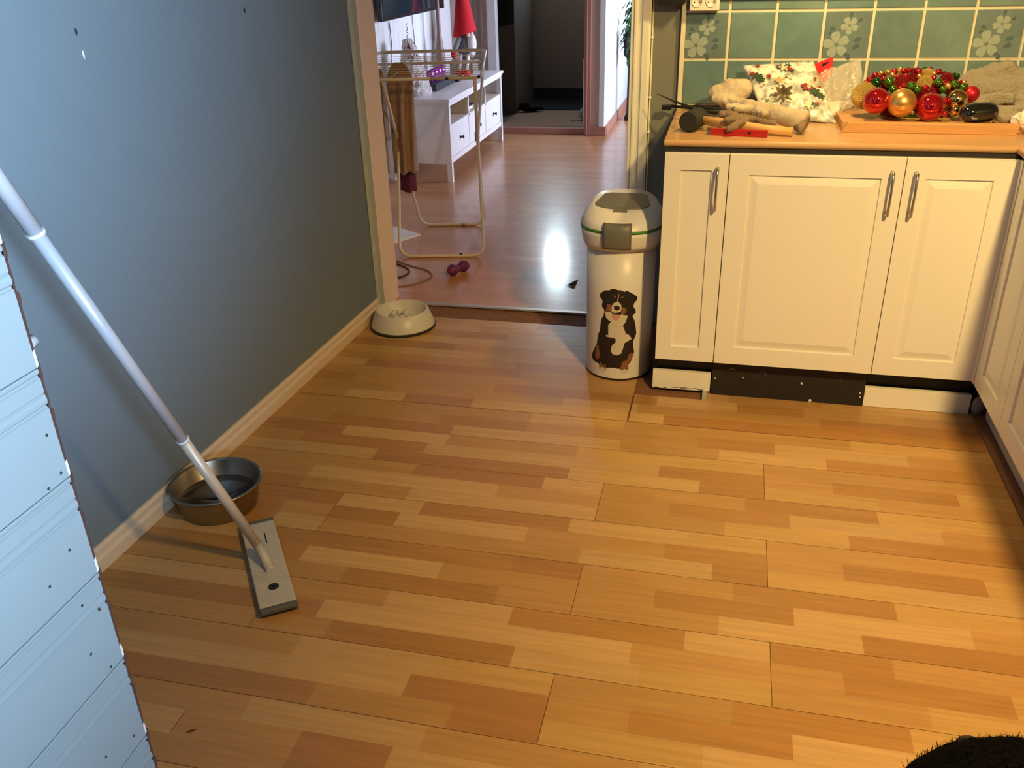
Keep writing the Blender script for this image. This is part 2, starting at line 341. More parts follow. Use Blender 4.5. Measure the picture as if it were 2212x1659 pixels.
def floor_rows(mb, y_top, k0, k1, xa, xb, clip=None, g=.0006):
    for r in range(k0, k1):
        jx = .185 if r % 2 else -.285
        for s in range(3):
            ya = y_top-r*PW-s*ST; yb = ya-ST
            pcs = rows[r][s] if r in rows else rand_strip(xa, xb)
            x = xa
            for (xe, c) in pcs:
                xe = min(xe, xb)
                if xe <= x: continue
                c = jit(c); a, b = ya, yb
                if s == 0: a -= g
                if s == 2: b += g
                x1 = xe; x0 = x
                if any(abs(((xe-jx) % 1.23)) < .004 or abs(((xe-jx) % 1.23)-1.23) < .004 for _ in (0,)): x1 = xe-g
                if any(abs(((x0-jx) % 1.23)) < .004 or abs(((x0-jx) % 1.23)-1.23) < .004 for _ in (0,)): x0 = x+g
                for q0, q1, p0, p1 in ([(x0, x1, b, a)] if not clip else clip(x0, x1, b, a)):
                    mb.add([(q0, p0, 0), (q1, p0, 0), (q1, p1, 0), (q0, p1, 0)], [(0, 1, 2, 3)], 0, c)
                x = xe
mb = MB(); floor_rows(mb, S0, 0, 22, -1.60, 1.5)
random.seed(21)
def clip_notch(x0, x1, y0, y1):
    # exposed notch next to the base units
    nx0, nx1, ny0, ny1 = -.262, -.004, 2.850, 3.6
    if x1 <= nx0 or x0 >= nx1 or y1 <= ny0: return [(x0, x1, y0, y1)]
    out = []
    if x0 < nx0: out.append((x0, nx0, y0, y1))
    if x1 > nx1: out.append((nx1, x1, y0, y1))
    xm0, xm1 = max(x0, nx0), min(x1, nx1)
    if y0 < ny0: out.append((xm0, xm1, y0, ny0))
    return out
for r in range(-1, -5, -1):
    for s in range(3):
        ya = S0-r*PW-s*ST; yb = ya-ST
        if r == -1 and s == 2: yb += .0015
        x = -1.60; ya = min(ya, 3.59)
        if yb >= 3.59: continue
        for (xe, c) in rand_strip(-1.6, 1.5):
            xe = min(xe, 1.5)
            if xe <= x: continue
            c = jit(c)
            for q0, q1, p0, p1 in clip_notch(x, xe, yb, ya-(.0008 if r == -3 and s == 2 else 0)):
                # the gap where the newer board ends beside the base units
                if p1 < 2.852 and q0 < -.262 < q1:
                    mb.add([(q0, p0, 0), (-.264, p0, 0), (-.264, p1, 0), (q0, p1, 0)], [(0, 1, 2, 3)], 0, c)
                    mb.add([(-.258, p0, 0), (q1, p0, 0), (q1, p1, 0), (-.258, p1, 0)], [(0, 1, 2, 3)], 0, c)
                else: mb.add([(q0, p0, 0), (q1, p0, 0), (q1, p1, 0), (q0, p1, 0)], [(0, 1, 2, 3)], 0, c)
            x = xe
fl = mb.build('floor', M_floor, **S)
sub = box('floor_subfloor', (-1.62, 1.52, -1.7, 3.62, -.08, -.006), M_sub, fl, label='exposed brown subfloor beneath the laminate')
box('notch_block', (-.02, -.0045, 2.852, 2.895, -.0058, .012), M_edge, sub)
# living room floor
mb = MB(); random.seed(5)
R2 = lambda c: (c[0]*1.18, c[1]*.98, c[2]*1.3)
y = 3.60; k = 0
while y < 9.6:
    for s in range(3):
        x = -2.5
        for xe, c in rand_strip(-2.5, 2.6):
            xe = min(xe, 2.6)
            if xe <= x: continue
            base = R2(c); avg = R2(m_); cc = tuple(base[i]*.45+avg[i]*.55 for i in range(3))
            mb.add([(x, y+(.0007 if s == 0 else 0), 0), (xe, y+(.0007 if s == 0 else 0), 0), (xe, y+ST, 0), (x, y+ST, 0)], [(0, 1, 2, 3)], 0, jit(cc, .03)); x = xe
        y += ST
fl2 = mb.build('floor', M_floor2, **S)
MB().box(-2.5, 2.6, 3.62, 9.6, -.08, -.004).build('floor_underlay', M_sub, fl2)
th = MB().prism([(3.575, 0), (3.615, 0), (3.607, .004), (3.583, .004)], 'x', -1.45, -.40).build('trim_1', M_strip, **S)

# ------------------------------------------------------------------ structure: kitchen walls
def xw(y): return -1.487-.0388*(3.226-y)
ye = 3.452
mb = MB(); H = 2.4
def quadwall(mb, p, q, t, z0=0, z1=H):
    # wall slab from p to q (plan), thickness t to the left of the direction
    d = Vector((q[0]-p[0], q[1]-p[1])).normalized(); n = Vector((-d.y, d.x))*t
    mb.prism([p, q, (q[0]+n.x, q[1]+n.y), (p[0]+n.x, p[1]+n.y)], 'z', z0, z1)
quadwall(mb, (xw(-1.6), -1.6), (xw(ye), ye), .12)
wl = mb.build('wall_left', M_blue, **S)
def dot(px, py, pz, r, m, tall=1.6, nm='wall_mark'):
    MB().ball((px, py, pz), r, 10, sc=(.25, .8, tall)).build(nm, m, wl)
dot(xw(1.954)+.001, 1.954, 1.31, .005, M_black, nm='screw_plug'); dot(xw(2.713)+.001, 2.713, 1.307, .0055, M_black, nm='screw_plug'); dot(xw(1.956)+.001, 1.962, 1.257, .0045, M_plw, 2.2, nm='plaster_chip')
MB().box(-1.478, -1.40, 3.452, 3.512, 0, H).add([], []).build('x', M_edge) if False else None
# ragged plaster edge, then the painted jamb
random.seed(3)
mb = MB(); n = 60
for i in range(n):
    z0, z1 = H*i/n, H*(i+1)/n; j0 = noise.noise(Vector((i*.8, 1, 2)))*.007; j1 = noise.noise(Vector(((i+1)*.8, 1, 2)))*.007
    mb.add([(-1.475, 3.449+j0, z0), (-1.475, 3.449+j1, z1), (-1.464, 3.462+j1, z1), (-1.464, 3.462+j0, z0), (-1.464, 3.51, z0), (-1.464, 3.51, z1)], [(0, 1, 2, 3), (3, 2, 5, 4)])
mb.box(-1.60, -1.4745, 3.4525, 3.51, 0, H)
mb.build('trim_2', M_edge, **S)
mb = MB(); mb.prism([(-1.60, 3.51), (-1.462, 3.51), (-1.452, 3.63), (-1.452, 3.66), (-1.60, 3.66)], 'z', 0, H); mb.build('trim_3', M_jamb, bevel=.002, **S)
# skirting on left wall
mb = MB(); prof = [(0, 0), (.0185, 0), (.0185, .035), (.013, .045), (.013, .060), (.006, .068), (0, .068)]
pa, pb = -.2, 3.447
vs = [(xw(pa)+p[0], pa, p[1]) for p in prof]+[(xw(pb)+p[0], pb, p[1]) for p in prof]; k = len(prof)
mb.add(vs, [tuple(range(k)), tuple(range(k, 2*k))]+[(i, (i+1) % k, k+(i+1) % k, k+i) for i in range(k)]); mb.build('baseboard_left', M_base, **S)
# wall between kitchen and living room: from the doorway to the right, plane y=3.53
mb = MB(); mb.box(-.31, 1.6, 3.532, 3.66, 0, H); mb.box(-1.46, -.31, 3.532, 3.66, 2.05, H); mb.build('wall_back', M_grey, **S)
mb = MB(); mb.box(-.385, -.311, 3.512, 3.68, 0, 2.1, 0)
mb.box(-.372, -.362, 3.506, 3.5125, 0, 2.1); mb.box(-.342, -.318, 3.505, 3.5125, 0, 2.1)
mb.build('trim_4', M_casing, bevel=.0015, **S)
mb = MB(); mb.box(-.308, -.303, 3.526, 3.5315, 0, 2.1)
for z in (1.145, .93, .80): mb.ball((-.305, 3.525, z), .006, 8)
mb.build('pipe_cable', M_casing, label='thin cream cable clipped along the doorway casing', cat='cable')
box('wall_right', (1.47, 1.6, -1.6, 3.53, 0, H), M_grey, **S)
box('wall_front', (-1.8, 1.6, -1.75, -1.6, 0, H), M_grey, **S)
box('ceiling', (-1.85, 1.6, -1.7, 3.66, H, H+.1), M_ceil, **S); box('ceiling', (-2.6, 2.7, 3.66, 10.2, H, H+.1), mat('low_bounce_ceiling', (.26, .15, .085), .7), **S)  # unseen living room ceiling, coloured brown to cut the cool bounce light

# ------------------------------------------------------------------ structure: living room and hall
# vertical tongue and groove wall behind the television
def boards_x(name, x, y0, y1, z0, z1, m, face=1, pitch=.095, groove=.006, t=.012):
    mb = MB(); y = y0
    while y < y1-1e-4:
        e = min(y+pitch, y1)
        mb.prism([(x-face*t, y), (x-face*t*.3, y), (x, y+groove*.6), (x, e-groove*.6), (x-face*t*.3, e), (x-face*t, e)], 'z', z0, z1); y = e
    return mb
mb = boards_x('w', -2.335, 3.66, 7.6, 0, H, M_panelw); mb.box(-2.45, -2.347, 3.66, 7.7, 0, H); mb.build('wall_television', M_panelw, **S)
mb = MB(); mb.box(-2.45, -1.47, 3.66, 3.70, 0, H); mb.box(-.31, 2.5, 3.66, 3.70, 0, H); mb.build('wall_living_near', mat('warm_brown_wall', (.34, .20, .13), .7), **S)
box('wall_living_right', (2.5, 2.6, 3.66, 9.6, 0, H), bpy.data.materials['warm_brown_wall'], **S)
# far wall left of the hall opening
mb = MB(); mb.box(-2.335, -2.19, 7.6, 7.68, 0, H); mb.build('wall_far_left', M_pink, **S)
mb = MB(); mb.box(-2.19, -2.022, 7.585, 7.68, 0, H)
mb.box(-2.155, -2.142, 7.578, 7.5855, 0, H); mb.box(-2.075, -2.062, 7.578, 7.5855, 0, H); mb.build('trim_5', M_taupe, **S)
mb = MB(); mb.box(-2.022, -1.952, 7.59, 7.68, 0, H); mb.build('trim_6', M_panelw, **S)
# far wall right of the opening: reddish casing, pale board, then the clad wall running away
mb = MB(); mb.box(-1.205, -1.150, 7.58, 7.70, 0, H); mb.box(-1.19, -1.178, 7.572, 7.5805, 0, H); mb.build('trim_7', M_wood, bevel=.003, **S)
mb = MB(); mb.box(-1.150, -1.036, 7.60, 7.70, 0, H); mb.box(-1.052, -1.037, 7.594, 7.6005, 0.06, H); mb.build('wall_far_right', M_pink, **S)
mb = MB(); x = -1.028; yy = 7.585
while yy < 9.55:
    mb.prism([(x-.05, yy), (x-.008, yy), (x, yy+.008), (x, yy+.062), (x-.008, yy+.07), (x-.05, yy+.07)], 'z', 0, H); yy += .07
mb.build('wall_passage', M_panelw, **S)
mb = MB(); mb.box(-1.150, -1.018, 7.582, 7.6005, 0, .075); mb.box(-1.0295, -1.013, 7.60, 9.5, 0, .075); mb.build('baseboard_far', M_wood, bevel=.003, **S)
box('wall_passage_end', (-1.03, 2.5, 9.5, 9.6, 0, H), M_panelw, **S)
# hall
mb = MB(); mb.box(-1.95, -1.205, 7.62, 7.69, 0, .05); mb.build('trim_8', M_wood, bevel=.004, **S)
mb = MB(); mb.box(-2.45, -1.08, 7.69, 9.6, 0, .045); mb.build('floor', mat('hall_floor', (.14, .10, .075), .6), **S)
box('wall_hall_end', (-2.45, -1.08, 9.20, 9.30, 0, H), M_hall, **S); box('wall_hall_right', (-1.15, -1.081, 7.70, 9.2, 0, H), M_hall, **S); box('wall_hall_left', (-2.45, -2.22, 7.69, 9.2, 0, H), M_hall, **S)
mb = MB(); mb.box(-2.19, -1.151, 9.185, 9.1995, .045, .155); mb.build('baseboard_hall', M_halltrim, **S)
mb = MB(); mb.box(-2.13, -1.29, 9.16, 9.1995, .16, 2.05)
d2 = mb.build('door_2', M_hall, **S)
pane = box('pane', (-1.84, -1.65, 9.150, 9.159, 1.56, 1.80), mat('daylit_door_glass', (.8, .9, 1), .2, emit=(.72, .88, 1), estr=95), d2, label='small daylit glass pane')
box('door_frame', (-2.21, -2.135, 9.15, 9.1995, .05, 2.1), mat('hall_frame', (.13, .13, .12), .7), None, **S).name = 'trim_9'
box('beige_runner', (-1.955, -1.16, 7.70, 8.50, .0455, .052), M_mat1, None, label='beige runner rug on the hall floor behind the wooden step', cat='rug')
box('black_doormat', (-1.955, -1.16, 8.515, 9.14, .0455, .058), M_mat2, None, label='black doormat on the hall floor before the far wall', cat='doormat')

# ------------------------------------------------------------------ tiled splashback
YT = 3.520
TX0, TS, TZ0 = -.0308, .1632, 1.0689
mb = MB(); mb.box(-.186, 1.468, YT-.002, YT+.011, .905, 1.62); sp = mb.build('wall_tile_splashback', M_grout, **S)
random.seed(11)
mb = MB(); gw = .0042
for j in range(-1, 4):
    for i in range(-1, 10):
        xa, xb = TX0+(i)*TS, TX0+(i+1)*TS; za, zb = TZ0+j*TS, TZ0+(j+1)*TS
        xa = max(xa, -.189); xb = min(xb, 1.466)
        if xb-xa < .02: continue
        xa += gw; xb -= gw; za = max(za+gw, .906); zb -= gw
        c = random.choice([(.150, .245, .245), (.135, .225, .225), (.165, .26, .25), (.14, .24, .25)])
        if j == 0 and (i+1) % 3 == 0: c = (.14, .21, .225)
        f = .003; y0, y1 = YT-.0075, YT-.0015
        mb.add([(xa, y1, za), (xb, y1, za), (xb, y1, zb), (xa, y1, zb), (xa+f, y0, za+f), (xb-f, y0, za+f), (xb-f, y0, zb-f), (xa+f, y0, zb-f)],
               [(4, 5, 6, 7), (0, 1, 5, 4), (1, 2, 6, 5), (2, 3, 7, 6), (3, 0, 4, 7)], 0, c)
tl = mb.build('tiles', M_tile, sp)
# printed flowers on every third tile of the middle row
def petal(mb, cx, cz, ang, ln, wd, y, off=.12):
    pts = []
    for k in range(14):
        q = 2*pi*k/14; u = ln*(off+.5*(1-cos(q))*(1-off)); v = wd*.5*sin(q)*(0.55+.55*(1-cos(q))/2)
        if abs(q-pi) < .3: u -= ln*.07
        pts.append((cx+u*cos(ang)-v*sin(ang), y, cz+u*sin(ang)+v*cos(ang)))
    mb.add(pts, [tuple(range(14))])
for i in (-1, 2, 5, 8):
    x0 = TX0+i*TS; z0 = TZ0
    k = TS/91.; ox = 1485.; 
    fx = lambda px: x0+(px-1483)*TS/92.
    fz = lambda py: z0+(126-py)*TS/106.
    yl = YT-.0079; mb = MB(); ml = MB(); n5 = 5
    for a in range(5): petal(mb, fx(1511), fz(94), R(100+72*a), .046, .036, yl-.0002)
    for a in range(5): petal(mb, fx(1532), fz(53), R(50+72*a), .031, .024, yl-.0002)
    for (px, py, a, l) in [(1541, 87, 20, .030), (1540, 104, 30, .032), (1537, 112, -90, .022), (1508, 62, 160, .024), (1504, 66, 200, .02), (1532, 38, 80, .022), (1545, 46, 30, .02), (1524, 112, -20, .022)]:
        petal(ml, fx(px), fz(py), R(a), l, l*.62, yl)
    if i == 8: pass
    mb.build('flower_print', M_pet, tl); ml.build('leaf_print', M_leafp, tl)
MB().box(-.2015, -.186, YT-.010, YT+.0115, .905, 1.62).build('trim_10', M_trimt, bevel=.001, **S)
# socket
so = empty('wall_socket', (-.12, 3.51, 1.25), 'white double wall socket at the top left corner of the tiles', 'socket')
mb = MB(); mb.box(-.173, -.069, 3.468, 3.512, 1.238, 1.33); mb.build('socket_box', M_plw, so, bevel=.003)
for x in (-.147, -.098):
    mb = MB(); mb.lathe([(.0, 0), (.019, 0), (.019, .0015), (.017, .003)], (0, 0, 0), 24)
    o = MB().lathe([(.0195, 0), (.0195, .002), (.0165, .002), (.0165, .0005), (0, .0005)], (0, 0, 0), 24).build('socket_face', M_plw, so)
    o.matrix_parent_inverse = Matrix.Identity(4); o.rotation_euler = (R(90), 0, 0); o.location = Vector((x, 3.468, 1.268))-so.location
    for dx in (-.0095, .0095):
        MB().ball((x+dx, 3.4665, 1.266), .0026, 8, sc=(1, .5, 1)).build('pin_hole', M_blackp, so)
MB().box(-.285, -.189, 3.45, 3.531, 1.262, 1.36).build('wall_box', M_blackp, label='dark box on the wall left of the white socket', cat='box', bevel=.002)
MB().box(-.068, 1.40, 3.505, 3.5115, 1.269, 1.275).build('band', M_iron, label='dark rail along the tiles at the top of the photo', cat='band')  # thin dark bar across the top of the tiles

# ------------------------------------------------------------------ base cabinets under the tiles
X = [-.193, .0085, .5242, .8336]; YC = 2.8467; ZB, ZT = .150, .8685
def raised_door(mb, x0, x1, z0, z1, y, fr, deep=.006, bev=.028, t=.018, raised=True):
    """door front facing -y: frame and centre panel"""
    g = .0015; x0 += g; x1 -= g
    mb.box(x0, x1, y+deep+.0025, y+t, z0, z1)
    a0, a1, b0, b1 = x0+fr, x1-fr, z0+fr, z1-fr
    # frame ring front
    def ring(o, i, yo, yi):
        (ox0, ox1, oz0, oz1), (ix0, ix1, iz0, iz1) = o, i
        vs = [(ox0, yo, oz0), (ox1, yo, oz0), (ox1, yo, oz1), (ox0, yo, oz1), (ix0, yi, iz0), (ix1, yi, iz0), (ix1, yi, iz1), (ix0, yi, iz1)]
        mb.add(vs, [(0, 1, 5, 4), (1, 2, 6, 5), (2, 3, 7, 6), (3, 0, 4, 7)])
    ring((x0, x1, z0, z1), (x0, x1, z0, z1), y+deep, y)
    ring((x0, x1, z0, z1), (a0, a1, b0, b1), y, y)
    ring((a0, a1, b0, b1), (a0+.0008, a1-.0008, b0+.0008, b1-.0008), y, y+deep)
    if raised:
        e = .002
        ring((a0+.0008, a1-.0008, b0+.0008, b1-.0008), (a0+e, a1-e, b0+e, b1-e), y+deep, y+deep)
        ring((a0+e, a1-e, b0+e, b1-e), (a0+bev, a1-bev, b0+bev, b1-bev), y+deep, y+.0008)
        mb.add([(a0+bev, y+.0008, b0+bev), (a1-bev, y+.0008, b0+bev), (a1-bev, y+.0008, b1-bev), (a0+bev, y+.0008, b1-bev)], [(0, 1, 2, 3)])
    else:
        mb.add([(a0+.0008, y+deep, b0+.0008), (a1-.0008, y+deep, b0+.0008), (a1-.0008, y+deep, b1-.0008), (a0+.0008, y+deep, b1-.0008)], [(0, 1, 2, 3)])
def handle(parent, xt, zt, xb, zb, y):
    d = .022; p = [(xt, y, zt), (xt, y-d*.6, zt-.001)]
    for k in range(9):
        f = k/8; p.append((xt+(xb-xt)*f, y-d-.010*sin(pi*f), zt+(zb-zt)*f))
    p += [(xb, y-d*.6, zb+.001), (xb, y, zb)]
    rs = [.0058]*2+[.0056, .005, .0045, .0042, .004, .0042, .0045, .005, .0056]+[.0058]*2
    return MB().tube(p, rs, 10).build('handle', M_steel, parent)
labels = ['narrow cream base cabinet with a flat recessed door beside the bin', 'widest cream base cabinet with a raised panel door, under the worktop', 'cream base cabinet with a raised panel door in the corner, below the bauble wreath']
frs = [.051, .062, .060]
cabs = []
for i in range(3):
    c = empty('base_cabinet', ((X[i]+X[i+1])/2, 3.15, .0), labels[i], 'cabinet', 'base cabinets below the tiled wall')
    x0, x1 = X[i], X[i+1]; yb = YC+.022
    mb = MB(); t = .016
    xx0, xx1 = x0+.0003, x1-.0003
    mb.box(xx0, xx0+t, yb, 3.50, ZB, .874); mb.box(xx1-t, xx1, yb, 3.50, ZB, .874); mb.box(xx0+t, xx1-t, yb, 3.50, ZB, ZB+t)
    mb.box(xx0+t, xx1-t, yb, yb+.06, .858, .874); mb.box(xx0+t, xx1-t, 3.49, 3.50, ZB+t, .874)
    mb.build('carcass', M_white, c)
    MB().box(xx0, xx1, YC+.0195, YC+.0215, .8665, .8785).build('top_rail', M_black, c)
    dr = MB(); raised_door(dr, x0, x1, ZB, ZT-.004, YC, frs[i], raised=(i > 0), deep=.008)
    door = dr.build('door', M_white, c)
    cabs.append(c)
    if i == 0: handle(door, -.026, .822, -.026, .694, YC)
    if i == 1: handle(door, .4885, .822, .4885, .694, YC)
    if i == 2: handle(door, .5555, .822, .5555, .694, YC)
# worktop, rounded front edge
mb = MB(); z1, z0 = .900, .8795; yf = 2.8715
pr = [(3.5095, z0), (yf+.012, z0)]+[(yf+.012-.012*sin(q), z0+.010-.010*cos(q)) for q in [pi/2*k/4 for k in range(1, 5)]]+[(yf+.012-.012*cos(q), z1-.010+.010*sin(q)) for q in [pi/2*k/4 for k in range(0, 5)]]+[(3.5095, z1)]
k = len(pr)
mb.prism(pr, 'x', -.198, 1.465)
wt = mb.build('worktop', M_work, label='orange beech worktop with a rounded front edge over the cream cabinets', cat='worktop')
MB().box(-.1985, -.1975, 2.885, 3.508, .8798, .8985).build('end_strip', M_black, wt)
# plinths
yp = 2.900
MB().box(.0085, .5235, yp, yp+.018, .0, .149).build('plinth', M_black, label='black bare plinth board in the gap between two white plinth pieces', cat='plinth')
pl = MB().box(-.200, .004, yp, yp+.018, .010, .080).build('plinth', M_white, label='short white plinth piece with a chipped lower edge under the narrow cabinet', cat='plinth')
for a, b_ in ((-.195, .0105), (-.16, .012), (-.13, .0155), (-.115, .0165), (-.10, .0145), (-.085, .0165), (-.072, .015), (-.055, .0165), (-.04, .013), (-.03, .0125)):
    MB().box(a, a+random.uniform(.01, .018), yp-.0006, yp+.0004, b_, b_+random.uniform(.0015, .0035)).build('paint_chip', M_black, pl)
MB().box(.5245, .862, yp, yp+.018, .001, .073).build('plinth', M_white, label='long white plinth piece under the corner cabinet', cat='plinth', bevel=.001)
MB().box(-.19, .86, yp+.03, yp+.045, .0, .1495).build('plinth_backing', M_black, label='black backing board behind the plinth pieces', cat='plinth')
MB().ball((.888, 2.90, .037), .028, 12, sc=(.8, .5, 1.25)).build('trim_11', mat('grey_filler', (.27, .24, .21), .8), **S)
# chips of plaster stuck on the black plinth
random.seed(4)
ch = MB()
for (a, b_, r) in [(.115, .075, .003), (.315, .070, .0045), (.02, .065, .0025), (.51, .05, .003), (.512, .035, .003), (.35, .006, .006), (.44, .09, .002)]: ch.ball((a, yp-.0006, b_), r, 8, sc=(1, .3, 1))
for (a, b_) in [(.075, .098), (.18, .095)]: ch.tube([Vector((a+.012*cos(q), yp-.0004, b_+.009*sin(q))) for q in [pi*k/6-.3 for k in range(6)]], .0006, 5)
ch.build('plaster_specks', M_plw, label='specks of white plaster stuck on the black plinth', cat='plaster', kind='stuff')

# ------------------------------------------------------------------ right hand cabinets (fronts face -x at x = .835)
XR = .8365
def door_x(mb, y0, y1, z0, z1, x, fr, t=.018, deep=.007, bev=.03):
    tmp = MB(); raised_door(tmp, y0, y1, z0, z1, 0, fr, deep=deep, bev=bev, t=t)
    mb.add([(x+v[1], v[0], v[2]) for v in tmp.v], tmp.f)
ys = [2.825, 2.512, 1.905, 1.30, .70, .10]
lab = ['white cabinet door unit in the right corner, meeting the cream cabinets', 'white raised panel unit on the right side, second from the corner', 'white base unit at the right edge of the photo, third from the corner', 'white base unit right of the frame', 'white base unit right of the dog']
for i in range(2):
    y1, y0 = ys[i], ys[i+1]
    c = empty('side_cabinet', (1.15, (y0+y1)/2, 0), lab[i], 'cabinet', 'white cabinets along the right side')
    mb = MB(); mb.box(XR+.020, 1.465, y0+.0004, y1-.0004+(0 if i else 0), .15, .874); mb.build('carcass', M_white, c)
    mb = MB(); door_x(mb, y0, y1, .150, .868, XR, .062); mb.build('door', M_white2 if i > 5 else M_white, c)
c = empty('side_cabinet', (1.15, .9, 0), lab[2], 'cabinet', 'white cabinets along the right side')
MB().box(XR+.020, 1.465, .1, 1.9046, .15, .874).build('carcass', M_white, c)
for y0, y1 in ((1.30, 1.905), (.70, 1.30), (.10, .70)):
    mb = MB(); door_x(mb, y0, y1, .150, .868, XR, .062); mb.build('door', M_white, c)
random.seed(8)
mb = MB(); n = 40
for i in range(n):
    z0_, z1_ = .150+.718*i/n, .150+.718*(i+1)/n; w0 = .003+.003*abs(noise.noise(Vector((i*.9, 0, 0)))); w1 = .003+.003*abs(noise.noise(Vector(((i+1)*.9, 0, 0))))
    mb.add([(.8335, YC-.0005-w0, z0_), (.8335, YC-.0005-w1, z1_), (.8364, 2.826, z1_), (.8364, 2.826, z0_), (.832, YC, z0_), (.832, YC, z1_)], [(0, 1, 2, 3), (0, 1, 5, 4)])
mb.box(.8335, .856, 2.8262, 2.8460, .150, .868)
mb.build('corner_filler', M_white, label='ragged cream filler strip in the cabinet corner', cat='filler strip')
MB().box(.905, .92, .1, 2.86, .012, .149).build('plinth', mat('lilac_grey_plinth', (.50, .46, .44), .5, noise_amt=.05), label='lilac grey plinth board below the right hand cabinets', cat='plinth')
MB().box(.872, .9045, .1, 2.88, .0, .012).build('trim_12', mat('dark_stained_strip', (.16, .075, .04), .7, noise_amt=.2), bevel=.002, **S)
mb = MB(); mb.box(.822, 1.465, .1, 2.868, .8795, .8995); mb.build('worktop', M_work, label='beech worktop over the right hand cabinets', cat='worktop', bevel=.006)

# ------------------------------------------------------------------ beadboard door, open in the left foreground
XD, YD = -.55, .556; PD = .1075
d1 = empty('door_1', (XD, YD, 0), None, None, kind='structure')
zb0 = .895-.1075*9+.006  # a board joint
joint_z = [1.014-.0+(-k)*PD+.037 for k in range(-9, 11)]
mb = MB(); ye_ = YD
for zt_ in joint_z:
    z1_ = min(zt_, 2.05); z0_ = max(zt_-PD, .01)
    if z1_-z0_ < .02: continue
    # board with two rounded beads; profile in (x, z), extruded along y
    g = .004; a = z1_
    pf = [(XD-.014, z0_+.0001), (XD-.0006, z0_+.0001), (XD, z0_+.001)]
    if z1_-z0_ > .06:
        zc = z1_-.029
        pf += [(XD, zc-.0085), (XD-.0016, zc-.007), (XD-.0016, zc-.0055), (XD+.0003, zc-.0035), (XD+.0009, zc), (XD+.0003, zc+.0035), (XD-.0010, zc+.005)]
    pf += [(XD, z1_-.022), (XD, z1_-.0095), (XD-.0016, z1_-.008), (XD-.0016, z1_-.0065), (XD+.0003, z1_-.0045), (XD+.0008, z1_-.002), (XD, z1_-.0004), (XD-.014, z1_-.0001)]
    vs0 = [(p[0], ye_, p[1]) for p in pf]; vs1 = [(p[0], -.25, p[1]) for p in pf]; k = len(pf)
    mb.add(vs0+vs1, [(i, (i+1) % k, k+(i+1) % k, k+i) for i in range(k)])
mb.build('board_panel', M_door, d1)
# raw sawn end of the boards: dark strip following the board profile, with pale gaps at the tongues
mb = MB(); mw = MB()
random.seed(12)
for zt_ in joint_z:
    z1_ = min(zt_, 2.05); z0_ = max(zt_-PD, .01)
    if z1_-z0_ < .02: continue
    n = 22; 
    for i in range(n):
        f0, f1 = i/n, (i+1)/n; za, zb_ = z0_+(z1_-z0_)*f0, z0_+(z1_-z0_)*f1
        def ww(f):
            # width of the exposed end along the face
            q = 1-f; w_ = .0042+.0012*sin(q*pi)
            if q < .10: w_ += .003
            if .34 < q < .40: w_ -= .0016
            if .40 < q < .46: w_ += .0026
            return w_+noise.noise(Vector((za*60, f*7, 0)))*.0009
        w0, w1 = ww(f0), ww(f1)
        tgt = mw if f1 <= .155 else mb
        tgt.add([(XD-.0002, ye_, za), (XD-.0002, ye_, zb_), (XD-.0002-w1*.62, ye_+w1*1.25, zb_), (XD-.0002-w0*.62, ye_+w0*1.25, za), (XD-.014, ye_, za), (XD-.014, ye_, zb_)], [(0, 1, 2, 3), (3, 2, 5, 4)])
mb.build('sawn_edge', M_brown, d1, label='dark raw wood edge'); mw.build('pale_gap', M_white2, d1)
MB().box(XD-.03, XD-.0145, -.25, ye_-.004, .01, 2.05).build('back_board', M_door, d1)
random.seed(2)
nm = MB()
for (yy, zz) in [(.532, .988), (.500, .972), (.527, .928), (.545, .908), (.52, .875), (.538, .842), (.50, .760), (.54, .745), (.52, .70), (.545, 1.10), (.53, 1.055), (.548, 1.06)]: nm.ball((XD+.0003, yy, zz), .0016, 8, sc=(.4, 1, 1))
nm.build('nail_heads', M_iron, d1)
mb = MB(); mb.tube([(XD-.012, .545, 1.1735), (XD-.012+.0, .572, 1.1765)], .0058, 14); mb.build('latch_bolt', M_alu, d1, label='shiny metal latch bolt')

# ------------------------------------------------------------------ flat mop
mop = empty('flat_mop', (-1.10, 1.68, 0), 'flat floor mop with a long aluminium handle crossing the steel bowl', 'mop')
a_ = Vector((-1.218, 1.830, 0)); b_ = Vector((-.985, 1.505, 0)); ax = (b_-a_).normalized(); L2 = (b_-a_).length/2; bx = Vector((-ax.y, ax.x, 0)); cen = (a_+b_)/2
wd = .0455
mb = MB(); mb.obox(cen+Vector((0, 0, .020)), ax*(L2-.013), bx*wd, Vector((0, 0, .006))); mb.build('mop_plate', mat('mop_head_plastic', (.46, .43, .37), .55, noise_amt=.16, noise_scale=26), mop, bevel=.004)
for sgn, nm_ in ((1, 'end_cap'), (-1, 'end_cap')):
    mb = MB(); mb.obox(cen+ax*sgn*(L2-.006)+Vector((0, 0, .0185)), ax*.0095, bx*(wd+.0005), Vector((0, 0, .0068))); mb.build('end_cap', mat('mop_end_rubber', (.10, .10, .095), .7), mop, bevel=.004)
mb = MB(); mb.obox(cen+Vector((0, 0, .0075)), ax*(L2-.004), bx*(wd-.001), Vector((0, 0, .0062))); mb.build('mop_pad', mat('dark_mop_pad', (.05, .045, .04), .95, noise_amt=.3, noise_scale=100), mop, bevel=.003)
MB().obox(cen-ax*.105+bx*-.0+bx*.012+Vector((0, 0, .0265)), ax*.024, bx*.0016, Vector((0, 0, .0006))).build('slot', M_blackp, mop)
lg = MB(); lc = cen+ax*.115
lg.lathe([(.0135, 0), (.0135, .0007), (.0105, .0007), (.0105, 0.0003)], (lc.x, lc.y, .0262), 28)
for k in (-1, 0, 1): lg.obox((lc.x+ax.x*k*.0055, lc.y+ax.y*k*.0055, .0268), bx*(.008 if k == 0 else .0065), ax*.0012, Vector((0, 0, .0004)))
